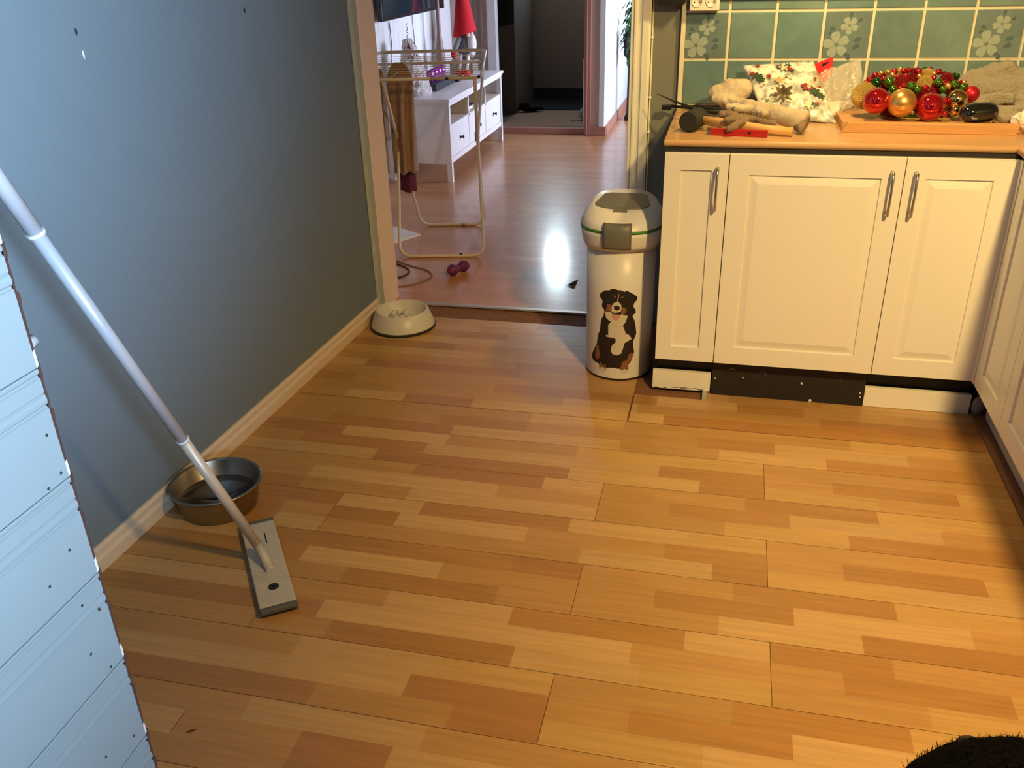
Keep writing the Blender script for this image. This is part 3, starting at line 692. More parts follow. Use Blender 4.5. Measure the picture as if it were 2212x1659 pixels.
lg.build('round_logo', M_blackp, mop)
pv = Vector((-1.075, 1.634, .030)); T0 = Vector((-1.25, 1.302, 1.114)); J0 = Vector((-1.152, 1.700, .070))
bpnt = Vector((-1.105, 1.655, .050))
d_ = (T0-Vector((-1.125, 1.672, .075))).normalized(); base = Vector((-1.125, 1.672, .075))
mb = MB(); mb.tube([pv-ax*.02, pv+ax*.012], .0105, 12); mb.tube([pv, (pv+base)/2+Vector((0, 0, .004)), base], [.012, .011, .012], 12); mb.build('swivel_joint', mat('joint_plastic', (.50, .47, .41), .5, noise_amt=.1), mop)
def P_(t): return base+d_*t
tl_ = (T0-base).length
def tpx(p, q): return
mb = MB(); mb.tube([P_(-.015), P_(.42)], .0128, 20); mb.build('lower_tube', M_alu2, mop)
mb = MB(); mb.tube([P_(.41), P_(1.0)], .0135, 20); mb.build('middle_tube', M_alu, mop)
mb = MB(); mb.tube([P_(.995), P_(1.33)], .0158, 20); mb.build('upper_tube', M_alu, mop)
for t, r in ((.415, .0150), (1.0, .0178)): MB().tube([P_(t-.004), P_(t+.004)], r, 20).build('collar', mat('pale_collar', (.70, .73, .75), .4), mop)
MB().ball(P_(.008)+Vector((.008, -.008, .004)), .0035, 8).build('rivet', M_steel, mop)

# ------------------------------------------------------------------ steel water bowl
sb = empty('steel_bowl', (-1.384, 1.915, 0), 'stainless steel dog bowl holding water beside the skirting, behind the mop handle', 'dog bowl')
cx, cy = -1.384, 1.915
mb = MB(); mb.lathe([(.0, .004), (.098, .004), (.104, .0), (.109, .004), (.124, .078), (.128, .084), (.1325, .083), (.1325, .0865), (.126, .089), (.1215, .084), (.104, .010), (.092, .007), (.0, .007)], (cx, cy, 0), 56); mb.build('bowl_shell', M_steeld, sb)
MB().lathe([(.0, .0375), (.1095, .0375), (.1098, .0380), (.0, .0382)], (cx, cy, 0), 56).build('water', M_water, sb)

# ------------------------------------------------------------------ slow feeder bowl
wb = empty('slow_feeder_bowl', (-1.312, 3.325, 0), 'round white slow feeder bowl with inner bumps at the foot of the doorway', 'dog bowl')
cx, cy = -1.312, 3.325
mb = MB(); mb.lathe([(.0, .020), (.134, .020), (.138, .010), (.1375, .014), (.112, .078), (.108, .0805), (.103, .078), (.092, .034), (.084, .027), (.0, .025)], (cx, cy, 0), 56); mb.build('bowl_shell', mat('bowl_white', (.60, .58, .52), .35), wb)
MB().lathe([(.134, .0), (.140, .001), (.141, .010), (.1375, .0125), (.130, .012)], (cx, cy, 0), 56).build('rubber_ring', M_rub, wb)
for (dx, dy, r, h) in [(-.042, .008, .013, .040), (.008, .018, .014, .044), (-.018, -.028, .012, .034), (.030, -.012, .013, .030), (.012, .050, .011, .030), (-.035, .045, .010, .028), (-.002, -.006, .016, .026)]:
    MB().lathe([(r, 0), (r*.98, h*.6), (r*.75, h*.88), (r*.35, h), (0, h)], (cx+dx, cy+dy, .025), 18).build('bump', mat('bowl_bump', (.60, .58, .52), .35) if False else bpy.data.materials['bowl_white'], wb)

# ------------------------------------------------------------------ pet food bin with a dog picture
bx_, by_ = -.346, 3.072; bn = empty('lidded_bin', (bx_, by_, 0), 'tall white bin with grey lid flap and a sitting dog picture by the doorway', 'bin')
rot = math.atan2(-by_, -bx_)+pi/2   # front faces the room
rot = R(6.3)
SX, SY = 1.0, 1.0
MB().lathe([(.118, .004), (.1215, .0), (.1225, .006), (.1235, .3), (.1240, .53)], (bx_, by_, 0), 64).build('bin_body', M_plw, bn)
MB().lathe([(.118, .0), (.1232, .0), (.1238, .006), (.1226, .008)], (bx_, by_, 0), 64).build('base_rim', M_blackp, bn)
MB().lathe([(.1245, .505), (.131, .500), (.139, .520), (.1445, .550), (.146, .566), (.140, .568)], (bx_, by_, 0), 64, sup=2.25).build('collar', M_plw, bn)
MB().lathe([(.141, .566), (.1468, .567), (.1472, .577), (.141, .578)], (bx_, by_, 0), 64, sup=2.25).build('seal_band', M_green, bn)
# lid: dome leaning back
mb = MB(); n = 64; prof = [(.1455, .578, 0), (.1435, .592, 0), (.134, .612, .006), (.118, .632, .014), (.108, .640, .018), (.104, .642, .02), (0, .642, .02)]
b0 = 0
for (r, z, sh) in prof:
    for k in range(n):
        q = 2*pi*k/n; cc, ss = cos(q), sin(q); e = 2.25 if z < .6 else 2.8
        cc = math.copysign(abs(cc)**(2/e), cc); ss = math.copysign(abs(ss)**(2/e), ss)
        yy = r*ss*SY+sh; tilt = (yy/.14)*.020*max(0, min(1, (z-.578)/.05))
        mb.v.append((bx_+r*cc, by_+yy, z+tilt))
for i in range(len(prof)-1):
    for k in range(n): mb.f.append([i*n+k, i*n+(k+1) % n, (i+1)*n+(k+1) % n, (i+1)*n+k]); mb.mi.append(0); mb.col.append((1, 1, 1)); mb.sm.append(True)
lid = mb.build('lid', M_plw, bn)
# grey flap sunk in the lid top
def lidz(yy): return .642+(yy/.14)*.020
mb = MB(); pts = [(-.088, -.052), (-.060, -.068), (-.02, -.078), (.02, -.078), (.06, -.070), (.092, -.052), (.096, -.03), (.078, .058), (.05, .066), (-.05, .066), (-.074, .058), (-.096, -.03)]
top = [(bx_+p[0], by_+.014+p[1], lidz(p[1]+.014)+.0035) for p in pts]; bot = [(bx_+p[0]*1.02, by_+.014+p[1]*1.02, lidz(p[1]+.014)-.004) for p in pts]; k = len(pts)
mb.add(top+bot, [tuple(range(k))]+[(i, (i+1) % k, k+(i+1) % k, k+i) for i in range(k)]); fp = mb.build('flap', M_plg, bn, bevel=.0015)
mb = MB(); mb.obox((bx_, by_-.052, lidz(-.052)+.0045), (.020, 0, 0), (0, .005, .0006), (0, 0, .0016)); mb.obox((bx_, by_-.078, lidz(-.078)-.001), (.024, 0, 0), (0, .0075, .001), (0, 0, .004)); mb.build('finger_catch', M_plg, fp, bevel=.001)
# front latch
mb = MB(); segs = 8; vs = []; hw = .048
for (z, rr) in [(.520, .1495), (.528, .1535), (.560, .1555), (.590, .1515), (.598, .1455), (.600, .140)]:
    for k in range(segs+1):
        xk = -hw+2*hw*k/segs; vs.append((bx_+xk, by_-math.sqrt(max(rr*rr-xk*xk, 0)), z))
fs = [(i*(segs+1)+k, i*(segs+1)+k+1, (i+1)*(segs+1)+k+1, (i+1)*(segs+1)+k) for i in range(5) for k in range(segs)]
mb.add(vs, fs, smooth=True); o = mb.build('latch', M_plg, bn); sd = o.modifiers.new('thick', 'SOLIDIFY'); sd.thickness = .007; sd.offset = -1
# ---- printed dog, thin layers following the cylinder
fdir = math.atan2(-by_, -bx_)
def dec(pts, name, m, off, parent):
    """pts in print units; u sideways, v upward"""
    from mathutils.geometry import tessellate_polygon
    P2 = []
    for i in range(len(pts)):   # densify
        a, b = pts[i], pts[(i+1) % len(pts)]; n_ = max(1, int(math.hypot(a[0]-b[0], a[1]-b[1])/30))
        for k in range(n_): P2.append((a[0]+(b[0]-a[0])*k/n_, a[1]+(b[1]-a[1])*k/n_))
    bm = bmesh.new(); vs = [bm.verts.new((p[0], p[1], 0)) for p in P2]; f = bm.faces.new(vs)
    bmesh.ops.triangulate(bm, faces=[f])
    for x in range(150, 900, 50):
        bmesh.ops.bisect_plane(bm, geom=bm.verts[:]+bm.edges[:]+bm.faces[:], plane_co=(x, 0, 0), plane_no=(1, 0, 0))
    for v in bm.verts:
        X_, Y_ = v.co.x, v.co.y; c_ = 539-27*Y_/1500; r_ = 531-39*Y_/1500
        th = math.asin(max(-.99, min(.99, (X_-c_)/r_))); z = .362-(Y_-180)*(.331/1330)
        q = fdir+th; rad = .1225+.0013*min(1, z/.3)+off
        v.co = (bx_+rad*cos(q), by_+rad*sin(q), z)
    me = bpy.data.meshes.new(name); bm.to_mesh(me); bm.free(); me.materials.append(m)
    o = bpy.data.objects.new(name, me); COL.objects.link(o); o.parent = parent; o.matrix_parent_inverse = Matrix.Translation(-bn.location) if parent is bn else Matrix.Identity(4)
    return o
pf = mat('print_black_fur', (.018, .013, .011), .5, noise_amt=.5, noise_scale=140); pt = mat('print_rust_fur', (.24, .10, .045), .5, noise_amt=.3, noise_scale=140); pw = mat('print_white_fur', (.60, .56, .46), .5, noise_amt=.12, noise_scale=120)
body = dec([(230, 330), (232, 280), (300, 215), (370, 205), (400, 182), (450, 175), (500, 190), (540, 190), (600, 215), (630, 200), (680, 225), (740, 265), (790, 310), (790, 355), (745, 400), (730, 450), (765, 510), (770, 550), (735, 580), (720, 600), (750, 670), (770, 780), (780, 880), (760, 940), (730, 1010), (735, 1100), (750, 1170), (735, 1230), (700, 1330), (665, 1370), (655, 1430), (600, 1450), (555, 1440), (430, 1425), (330, 1440), (235, 1440), (225, 1400), (140, 1385), (110, 1325), (140, 1220), (190, 1080), (205, 940), (235, 850), (250, 690), (290, 590), (300, 520), (260, 470), (270, 380), (240, 345)], 'dog_picture', pf, .0004, bn)
dec([(300, 1420), (240, 1350), (235, 1450), (225, 1480), (250, 1500), (330, 1500), (335, 1470), (325, 1350)], 'print_leg', pt, .0008, body)
dec([(575, 1320), (640, 1300), (665, 1380), (665, 1470), (630, 1500), (550, 1490), (555, 1400)], 'print_leg', pt, .0008, body)
dec([(690, 1180), (745, 1200), (720, 1280), (670, 1350), (640, 1310), (660, 1230)], 'print_haunch', pt, .0008, body)
dec([(205, 1060), (225, 1150), (240, 1280), (200, 1350), (170, 1290), (180, 1170)], 'print_haunch', pt, .0008, body)
dec([(240, 1460), (280, 1440), (330, 1465), (335, 1500), (280, 1512), (225, 1490)], 'print_paw', pw, .0012, body)
dec([(555, 1460), (610, 1440), (665, 1465), (665, 1495), (600, 1512), (545, 1490)], 'print_paw', pw, .0012, body)
dec([(300, 540), (400, 530), (560, 560), (650, 590), (620, 680), (580, 740), (620, 860), (680, 900), (710, 960), (600, 1020), (590, 1080), (560, 1180), (500, 1215), (430, 1200), (400, 1150), (420, 1060), (475, 1000), (470, 945), (330, 930), (330, 905), (460, 910), (470, 860), (400, 800), (360, 740), (400, 690), (330, 640)], 'print_chest', pw, .0008, body)
dec([(340, 420), (400, 405), (410, 520), (320, 530), (335, 470)], 'print_cheek', pt, .0008, body)
dec([(550, 450), (620, 465), (635, 500), (610, 545), (560, 580), (530, 560)], 'print_cheek', pt, .0008, body)
dec([(520, 225), (505, 370), (545, 400), (555, 450), (545, 530), (500, 560), (440, 560), (410, 520), (410, 440), (440, 390), (490, 370), (505, 280)], 'print_muzzle', pw, .0012, body)
dec([(440, 440), (490, 425), (530, 445), (530, 480), (490, 505), (450, 490)], 'print_nose', M_black, .0016, body)
dec([(405, 520), (440, 540), (480, 535), (530, 525), (560, 500), (545, 575), (480, 570), (425, 580)], 'print_mouth', M_black, .0014, body)
dec([(430, 560), (520, 565), (530, 620), (500, 650), (440, 650), (415, 610)], 'print_tongue', mat('print_pink', (.55, .30, .24), .5), .0018, body)
for c_ in ((457, 290), (565, 300)): dec([(c_[0]+16*cos(q), c_[1]+18*sin(q)) for q in [2*pi*k/8 for k in range(8)]], 'print_brow', pt, .0012, body)

# ------------------------------------------------------------------ living room things
# TV bench
bch = empty('tv_bench', (-2.08, 6.60, 0), 'white wooden tv bench with open shelves and three drawers in the living room', 'tv bench')
bx0, bx1, by0, by1 = -2.305, -1.845, 5.845, 7.315
MB().box(bx0-.005, bx1+.012, 5.825, 7.345, .535, .557).build('bench_top', M_white2, bch, bevel=.004)
MB().box(bx0, bx1+.004, 5.835, 7.335, .520, .5348).build('top_moulding', M_white2, bch, bevel=.002)
for (x, y) in ((bx1-.0175, by0+.0175), (bx1-.0175, by1-.0175), (bx0+.0175, by0+.0175), (bx0+.0175, by1-.0175)):
    MB().box(x-.0175, x+.0175, y-.0175, y+.0175, 0, .5198).build('leg', M_white2, bch)
for y in (by0+.008, by1-.008): MB().box(bx0+.0352, bx1-.0352, y-.008, y+.008, .125, .5198).build('side_panel', M_white2, bch)
mb = MB(); xf = bx1-.006; yA, yB = by0+.0352, by1-.0352; w3 = (yB-yA)/3
mb.box(xf-.018, xf, yA, yB, .505, .5197); mb.box(xf-.018, xf, yA, yB, .366, .380); mb.box(xf-.018, xf, yA, yB, .125, .160)
for k in (1, 2): mb.box(xf-.018, xf, yA+w3*k-.008, yA+w3*k+.008, .1602, .5048)
mb.build('front_frame', M_white2, bch)
mb = MB(); mb.box(bx0+.0354, xf-.0182, yA-.018, yB+.018, .366, .380)
for k in (1, 2): mb.box(bx0+.0354, xf-.0182, yA+w3*k-.006, yA+w3*k+.006, .3802, .519)
mb.box(bx0+.036, bx0+.040, yA, yB, .381, .519); mb.build('shelf', mat('shelf_interior', (.66, .56, .44), .5), bch)
for k in range(3):
    ya, yb = yA+w3*k+.0095, yA+w3*(k+1)-.0095
    if k == 0: ya = yA+.001
    if k == 2: yb = yB-.001
    dw = MB().box(xf-.022, xf-.003, ya, yb, .162, .3635).build('drawer', M_white2, bch, bevel=.0015)
    yc_ = (ya+yb)/2; kb = MB(); kb.tube([(xf-.004, yc_, .262), (xf+.012, yc_, .262), (xf+.016, yc_, .262), (xf+.020, yc_, .262), (xf+.024, yc_, .262)], [.009, .006, .009, .015, .013], 16); kb.build('knob', M_blackp, dw)
# papers in the left compartment
random.seed(31)
for k, (yy, zz, m, l) in enumerate([(5.98, .3838, M_paper, 'white paper lying lowest in the near shelf of the tv bench'), (6.02, .391, M_white2, 'folded white paper on the papers in the near shelf'), (6.00, .4005, mat('red_brown_booklet', (.25, .07, .05), .5), 'red brown booklet tilted in the near shelf of the tv bench'), (6.06, .4100, M_paper, 'pale envelope topmost in the near shelf of the tv bench')]):
    MB().obox((-2.0, yy, zz), (.09, .02, 0), (-.02, .075, 0), (0, 0, .0028 if k != 2 else .0055)).build('paper', m, label=l, cat='paper', group='papers in the tv bench')
MB().box(-2.16, -1.90, 6.40, 6.62, .3805, .398).build('magazine', M_paper, label='pale magazine in the middle shelf of the tv bench', cat='magazine')
MB().box(-2.14, -1.90, 6.42, 6.66, .3985, .410).build('game_case', M_blackp, label='thin dark case on the magazine in the middle shelf', cat='case')
# TV
tv = empty('television', (-2.30, 6.75, 1.03), 'black flat television hung on the white boarded wall above the bench', 'television')
tx = -2.262
MB().box(tx-.035, tx, 5.845, 7.205, 1.04, 1.81).build('tv_body', M_blackp, tv, bevel=.004)
MB().box(tx+.0002, tx+.0015, 5.862, 7.188, 1.062, 1.795).build('screen', M_tv, tv)
MB().box(-2.334, tx-.036, 6.35, 6.75, 1.2, 1.6).build('wall_bracket', M_iron, tv)
def cable(name, pts, r, m, **k): return MB().tube(rounded(pts, .08, 6), r, 8).build(name, m, **k)
cable('power_cable', [(-2.327, 6.13, 1.035), (-2.327, 6.15, .85), (-2.327, 6.10, .70), (-2.327, 6.10, .562)], .003, M_cabB, label='black cable hanging from the television behind the white tree', cat='cable')
mb = MB(); mb.tube([(-2.330, 6.62, 1.035), (-2.330, 6.64, .80)], .0022, 6); mb.tube([(-2.330, 6.64, .80), (-2.330, 6.645, .745)], .007, 8); mb.build('aerial_cable', M_cabB, label='thin black cable with a plug dangling on the boarded wall', cat='cable')
# tinsel tree
tr = empty('tinsel_tree', (-2.15, 6.06, .557), 'white tinsel cone tree with dark red beads on the tv bench', 'ornament')
cx, cy = -2.135, 6.04; random.seed(9)
mb = MB(); n = 28; rows_ = 26
for i in range(rows_+1):
    f = i/rows_; z = .5575+.36*f; r = (.082*(1-f)**.75+.028)*(1 if i else .9)
    for k in range(n):
        q = 2*pi*k/n; rr = r*(1+random.uniform(-.10, .13)); mb.v.append((cx+rr*cos(q)-.035*f, cy+rr*sin(q), z+random.uniform(-.004, .004)*(1 if 0 < i else 0)))
for i in range(rows_):
    for k in range(n): mb.f.append([i*n+k, i*n+(k+1) % n, (i+1)*n+(k+1) % n, (i+1)*n+k]); mb.mi.append(0); mb.col.append((1, 1, 1)); mb.sm.append(False)
mb.f.append([rows_*n+k for k in range(n)]); mb.mi.append(0); mb.col.append((1, 1, 1)); mb.sm.append(False)
mb.build('tinsel_cone', M_tree, tr)
for k in range(34):
    f = random.uniform(.04, .97); q = random.uniform(-2.6, .7); r = .082*(1-f)**.75+.029
    MB().ball((cx+r*cos(q)-.035*f, cy+r*sin(q), .5575+.36*f), .0062, 8).build('bead', bpy.data.materials.get('dark_red_bead') or mat('dark_red_bead', (.16, .01, .015), .3), tr)
sp_ = [(cx-.035+.012*cos(t*2.4)*(1 if t < 7 else .7), cy+.012*sin(t*2.4), .915+t*.0125) for t in range(9)]
MB().tube(rounded(sp_, .01, 3), .0028, 6).build('wire_curl', M_steel, tr)
# purple candle holder: cluster of four glass lobes on a dark tray box
bb = MB().box(-2.21, -2.03, 6.17, 6.62, .5575, .607).build('set_top_box', mat('dark_slate_box', (.03, .035, .045), .5), label='low dark box between the white tree and the purple glass', cat='box', bevel=.002)
gl = empty('candle_holder', (-2.12, 6.42, .607), 'purple ribbed glass candle holder on the dark box', 'candle holder')
for k in range(4):
    MB().lathe([(.020, 0), (.031, .012), (.035, .040), (.033, .066), (.026, .080), (.024, .080), (.030, .064), (.031, .04), (.027, .015), (0, .010)], (-2.105+.012*k*0, 6.27+.088*k, .6075), 22).build('glass_lobe', M_purple, gl)
MB().box(-2.08, -2.01, 6.66, 6.72, .5575, .572).build('remote_control', M_blackp, label='small black remote at the end of the dark box', cat='remote control', bevel=.002)
# gnome seated on a box
MB().box(-2.20, -2.01, 7.06, 7.22, .5575, .659).build('gift_box', mat('taupe_box', (.22, .20, .17), .7), label='taupe grey box the gnome sits on, far end of the tv bench', cat='box', bevel=.002)
gn = empty('christmas_gnome', (-2.075, 7.12, .6605), 'grey felt gnome with a tall red hat and white beard on the tv bench', 'ornament')
gx, gy, gz = -2.075, 7.12, .6605
MB().ball((gx, gy, gz+.075), .062, 20, sc=(1, 1, 1.22)).build('body', M_felt, gn)
mb = MB(); mb.lathe([(.080, 0), (.082, .012), (.070, .06), (.055, .13), (.040, .20), (.025, .28), (.010, .35), (.0, .37)], (gx-.005, gy, gz+.135), 28, sx=1, sy=1)
for i, v in enumerate(mb.v):
    x, y, z = v; f = (z-gz-.135)/.37; mb.v[i] = (x-.018*f, y, z+((x-gx)*.22)*(1-f))
mb.build('hat', M_red, gn)
random.seed(14)
mb = MB(); bc = Vector((gx+.052, gy-.030, gz+.085))
mb.ball(bc, .040, 20, sc=(.8, .8, 1.65)); 
for i, v in enumerate(mb.v):
    p = Vector(v); k = 1+.14*noise.noise(p*60); mb.v[i] = tuple(bc+(p-bc)*k)
mb.build('beard', M_beard, gn)
MB().ball((gx+.035, gy-.06, gz+.135), .014, 14).build('nose', mat('skin_pink_felt', (.62, .38, .30), .8), gn)
MB().cap((gx-.028, gy-.045, gz+.125), (gx-.062, gy-.075, gz+.055), .019, .017).build('arm', mat('sleeve_felt', (.24, .25, .25), .95), gn)
MB().ball((gx-.068, gy-.082, gz+.036), .022, 14, sc=(1, 1, 1.1)).build('mitten', M_red, gn)
for s_ in (-.022, .030):
    MB().cap((gx+s_, gy-.06, gz+.025), (gx+s_+.006, gy-.125, gz-.035), .012, .010).build('leg', M_beard, gn)
    MB().ball((gx+s_+.008, gy-.142, gz-.055), .024, 14, sc=(1.1, 1.35, .75)).build('shoe', M_red, gn)
gn.scale = (1.12, 1.12, 1.42)
# slender brown vase
mb = MB(); mb.lathe([(.025, 0), (.032, .02), (.040, .10), (.038, .18), (.024, .26), (.016, .32), (.014, .55), (.018, .62), (.016, .62), (.011, .55)], (-2.215, 6.88, .5575), 28); mb.build('slender_vase', mat('brown_glaze', (.22, .13, .11), .45), label='tall slender brown vase behind the gnome on the bench', cat='vase')

# drying rack
rk = empty('drying_rack', (-1.50, 4.55, 0), 'cream folding drying rack with clothes standing just inside the living room', 'drying rack')
A_ = R(11); ex = Vector((cos(A_), sin(A_), 0)); ey = Vector((-sin(A_), cos(A_), 0)); O_ = Vector((-1.425, 4.25, 0))
def rp(u, v, z): return O_+ex*u+ey*v+Vector((0, 0, z))
RL = -.46; RR = .245; r_ = .0082
top = rounded([rp(0, 0, .900), rp(RR, 0, .900), rp(RR-.02, .70, .955), rp(RL+.09, .70, .955), rp(RL, 0, .900), rp(0, 0, .900)], .05, 5)
MB().tube(top, r_, 10).build('top_frame', M_rack, rk)
MB().tube([rp(RL+.06, .62, .900), rp(RR-.05, .62, .905)], .0075, 10).build('middle_rail', M_rack, rk)
mb = MB()
for k in range(11):
    v = .05+k*.055; mb.tube([rp(RL+.02+.06*v, v, .893+.055*v/.7), rp(RR-.012-.02*v, v, .893+.055*v/.7)], .0017, 6)
for k in range(5): u = RL+.12+k*.13; mb.tube([rp(u, .02, .897), rp(u+.02, .62, .903), rp(u+.02, .70, .952)], .0017, 6)
mb.build('wires', M_rack, rk)
for k, (v0, v1) in enumerate(((.00, .62), (.58, .0))):
    zt_ = .900
    uo = .225 if k == 0 else .185
    path = rounded([rp(RR-.03, v1, zt_), rp(RR-.055+.0*k, (v0+v1)/2, .56), rp(uo, v0, .008), rp(-uo+.0, v0, .008), rp(-RR+.01, (v0+v1)/2, .56), rp(-RR+.01, v1, zt_)], .07, 6)
    MB().tube(path, .0085, 10).build('leg', M_rack, rk)
MB().obox(rp(RR-.060, .31, .565), ex*.009, ey*.014, Vector((0, 0, .024))).build('hinge_clip', M_plg, rk, bevel=.002)
for (u, v, z) in ((RR-.01, .0, .905), (RR-.02, .66, .95), (-.1, .62, .905), (-.1, .70, .955), (.08, -.009, .900), (.10, .0, .016)):
    MB().ball(rp(u, v, z), .0075, 8, sc=(1.2, 1, .9)).build('plug', M_blackp, rk)
# clothes
def garment(name, u0, u1, v, zt_, zb_, m, depth=.05, folds=4, seed=1, taper=.15, **k):
    mb = MB(); nu, nz = 28, 26; off = len(mb.v)
    for side in (0, 1):
        for j in range(nz+1):
            f = j/nz; z = zt_-(zt_-zb_)*f
            for i in range(nu+1):
                g = i/nu; u = u0+(u1-u0)*g; um = (u0+u1)/2; u = um+(u-um)*(1-taper*f*(1 if side else .6))*(.35+.65*min(1, f*7)**.6)
                w = depth*sin(pi*min(1, f*2.2)*.5)*(.25+.75*sin(pi*g))+.004
                fold = .014*sin(g*folds*2*pi+seed+f*1.5)*min(1, f*3)+.008*noise.noise(Vector((g*5, f*4, seed)))
                zz = z-(.02*noise.noise(Vector((g*4, seed, 0)))*f)
                p = rp(u, v+(w if side else -w)+fold, zz); mb.v.append(tuple(p))
    def idx(s, j, i): return s*(nz+1)*(nu+1)+j*(nu+1)+i
    def af(f): mb.f.append(f); mb.mi.append(0); mb.col.append((1, 1, 1)); mb.sm.append(True)
    for s in (0, 1):
        for j in range(nz):
            for i in range(nu): af([idx(s, j, i), idx(s, j, i+1), idx(s, j+1, i+1), idx(s, j+1, i)])
    for j in range(nz): af([idx(0, j, 0), idx(0, j+1, 0), idx(1, j+1, 0), idx(1, j, 0)]); af([idx(0, j, nu), idx(0, j+1, nu), idx(1, j+1, nu), idx(1, j, nu)])
    for i in range(nu): af([idx(0, 0, i), idx(0, 0, i+1), idx(1, 0, i+1), idx(1, 0, i)]); af([idx(0, nz, i), idx(0, nz, i+1), idx(1, nz, i+1), idx(1, nz, i)])
    return mb.build(name, m, **k)
garment('tan_sweater', -.27, -.13, .30, .945, .385, M_tan, .045, 2.5, 2, .12, label='tan knitted sweater hanging on the drying rack', cat='sweater')
garment('knit_sleeve', -.300, -.255, .17, .93, .58, mat('taupe_knit', (.30, .22, .17), .95, noise_amt=.2, noise_scale=90), .022, 1, 5, .0, label='taupe knitted garment hanging beside the tan sweater on the rack', cat='garment')
garment('dark_trousers', -.43, -.305, .20, .950, .42, M_dkb, .03, 2, 4, .1, label='dark brown garment hanging at the left of the drying rack', cat='garment')
garment('wine_sock', -.25, -.16, .33, .42, .275, M_wine, .018, 1, 6, .0, label='wine red sock below the hem of the tan sweater', cat='sock')
# things on the living room floor
MB().obox((-1.86, 4.50, .006), (.10, .16, 0), (-.10, .06, 0), (0, 0, .006)).build('white_frame', M_white2, label='flat white frame lying on the floor behind the door jamb', cat='frame', bevel=.002)
def fc(name, pts, r, m, label): 
    P = [Vector((p[0], p[1], r+.0005)) for p in pts]; return MB().tube(rounded(P, .09, 7), r, 8).build(name, m, label=label, cat='cable')
fc('black_cable', [(-1.70, 4.12), (-1.60, 4.09), (-1.515, 4.01), (-1.52, 3.92), (-1.60, 3.85), (-1.68, 3.83)], .004, M_cabB, 'black cable looped on the floor by the door jamb, the outer loop')
fc('black_cable', [(-1.70, 4.00), (-1.60, 3.995), (-1.565, 3.93), (-1.615, 3.895), (-1.70, 3.915)], .004, M_cabB, 'black cable coiled small on the floor, the inner loop')
fc('grey_cable', [(-1.72, 4.20), (-1.56, 4.09), (-1.43, 4.03), (-1.375, 3.95), (-1.42, 3.83), (-1.52, 3.765), (-1.70, 3.72)], .0035, M_cabG, 'thin grey cable curving round the black ones on the floor')
ta, tb = Vector((-1.292, 3.965, .026)), Vector((-1.235, 4.075, .026)); td = (tb-ta).normalized()
mb = MB(); pr = [(-.012, .002), (0, .018), (.012, .027), (.028, .029), (.044, .022), (.062, .018), (.080, .022), (.096, .029), (.112, .027), (.126, .018), (.138, .002)]
mb.tube([ta+td*p[0]-td*.005+Vector((0, 0, .003)) for p in pr], [p[1] for p in pr], 20)
for i, v in enumerate(mb.v):
    p = Vector(v); c = ta+td*(p-ta).dot(td); k = 1+.10*(1 if (i % 2) else -1)*.5; mb.v[i] = tuple(c+(p-c)*k)
mb.build('dog_toy', M_toy, label='knobbly dark purple dog bone toy on the living room floor', cat='dog toy')
mb = MB(); mb.add([(-.700, 3.925, .002), (-.668, 3.965, .012), (-.650, 3.972, .018), (-.655, 3.93, .003), (-.660, 3.905, .006), (-.676, 3.925, .010)], [(0, 1, 5), (1, 2, 3, 5), (5, 3, 4, 0)]); o = mb.build('dry_leaf', M_dirt, label='curled dry brown leaf on the living room floor near the bin', cat='leaf'); o.modifiers.new('thick', 'SOLIDIFY').thickness = .001
o = MB().obox((-.345+.0, 3.0, 0), (.01, 0, 0), (0, .01, 0), (0, 0, .001)); 
MB().ball((-1.272, 3.195, .0015), .006, 8, sc=(1.6, .4, .25)).build('kibble_crumb', M_dirt, label='small dark crumb on the floor before the white bowl', cat='crumb')
MB().ball((-1.005, 1.135, .0015), .008, 8, sc=(.35, 1.3, .25), rotm=Matrix.Rotation(R(-55), 3, 'Z')).build('wood_splinter', M_dirt, label='small dark splinter on the floor at the lower left', cat='splinter')

# hall and passage
mb = MB(); 
for j, (z, a, b) in enumerate([(1.75, .10, .07), (1.5, .13, .09), (1.2, .135, .095), (1.0, .13, .09), (.84, .12, .08)]): pass
mb.lathe([(.03, 1.80), (.09, 1.70), (.13, 1.45), (.125, 1.1), (.115, .86), (.0, .84)], (-1.985, 7.92, 0), 24, sx=1, sy=.55)
for i, v in enumerate(mb.v): p = Vector(v); mb.v[i] = (p.x+.012*noise.noise(p*14), p.y+.02*noise.noise(p*12), p.z)
mb.build('black_coat', M_coat, label='black coat hanging in the dark hall left of the opening', cat='coat')
MB().box(-2.215, -1.97, 8.35, 9.13, .0455, 1.12).build('hall_cabinet', mat('dark_cabinet', (.14, .12, .10), .8), label='dark low cabinet in the hall under the coat', cat='cabinet')
def shoe(name, x, y, ang, m, label):
    mb = MB(); c_, s_ = cos(ang), sin(ang)
    for (l, w_, h, dx) in ((.12, .042, .030, .0),): mb.ball((0, 0, .03), 1, 18, sc=(.13, .045, .030)); mb.ball((-.06, 0, .055), 1, 16, sc=(.06, .040, .045))
    mb.v = [(x+p[0]*c_-p[1]*s_, y+p[0]*s_+p[1]*c_, p[2]+.055) for p in mb.v]
    return mb.build(name, m, label=label, cat='shoe', remesh=.008, smooth_it=3)
shoe('dark_shoe', -1.84, 8.40, R(15), M_coat, 'black shoe in the hall at the left end of the runner')
shoe('pale_shoe', -1.245, 8.09, R(60), mat('pale_grey_fabric', (.33, .31, .30), .9), 'pale grey shoe in the hall beside the right hand casing')
o = cable('shoe_lace', [(-1.30, 7.98, .056), (-1.36, 7.93, .056), (-1.40, 7.95, .056), (-1.37, 7.99, .056), (-1.31, 7.99, .056)], .003, mat('lace', (.4, .37, .35), .9), label='pale lace lying on the hall runner', cat='lace')
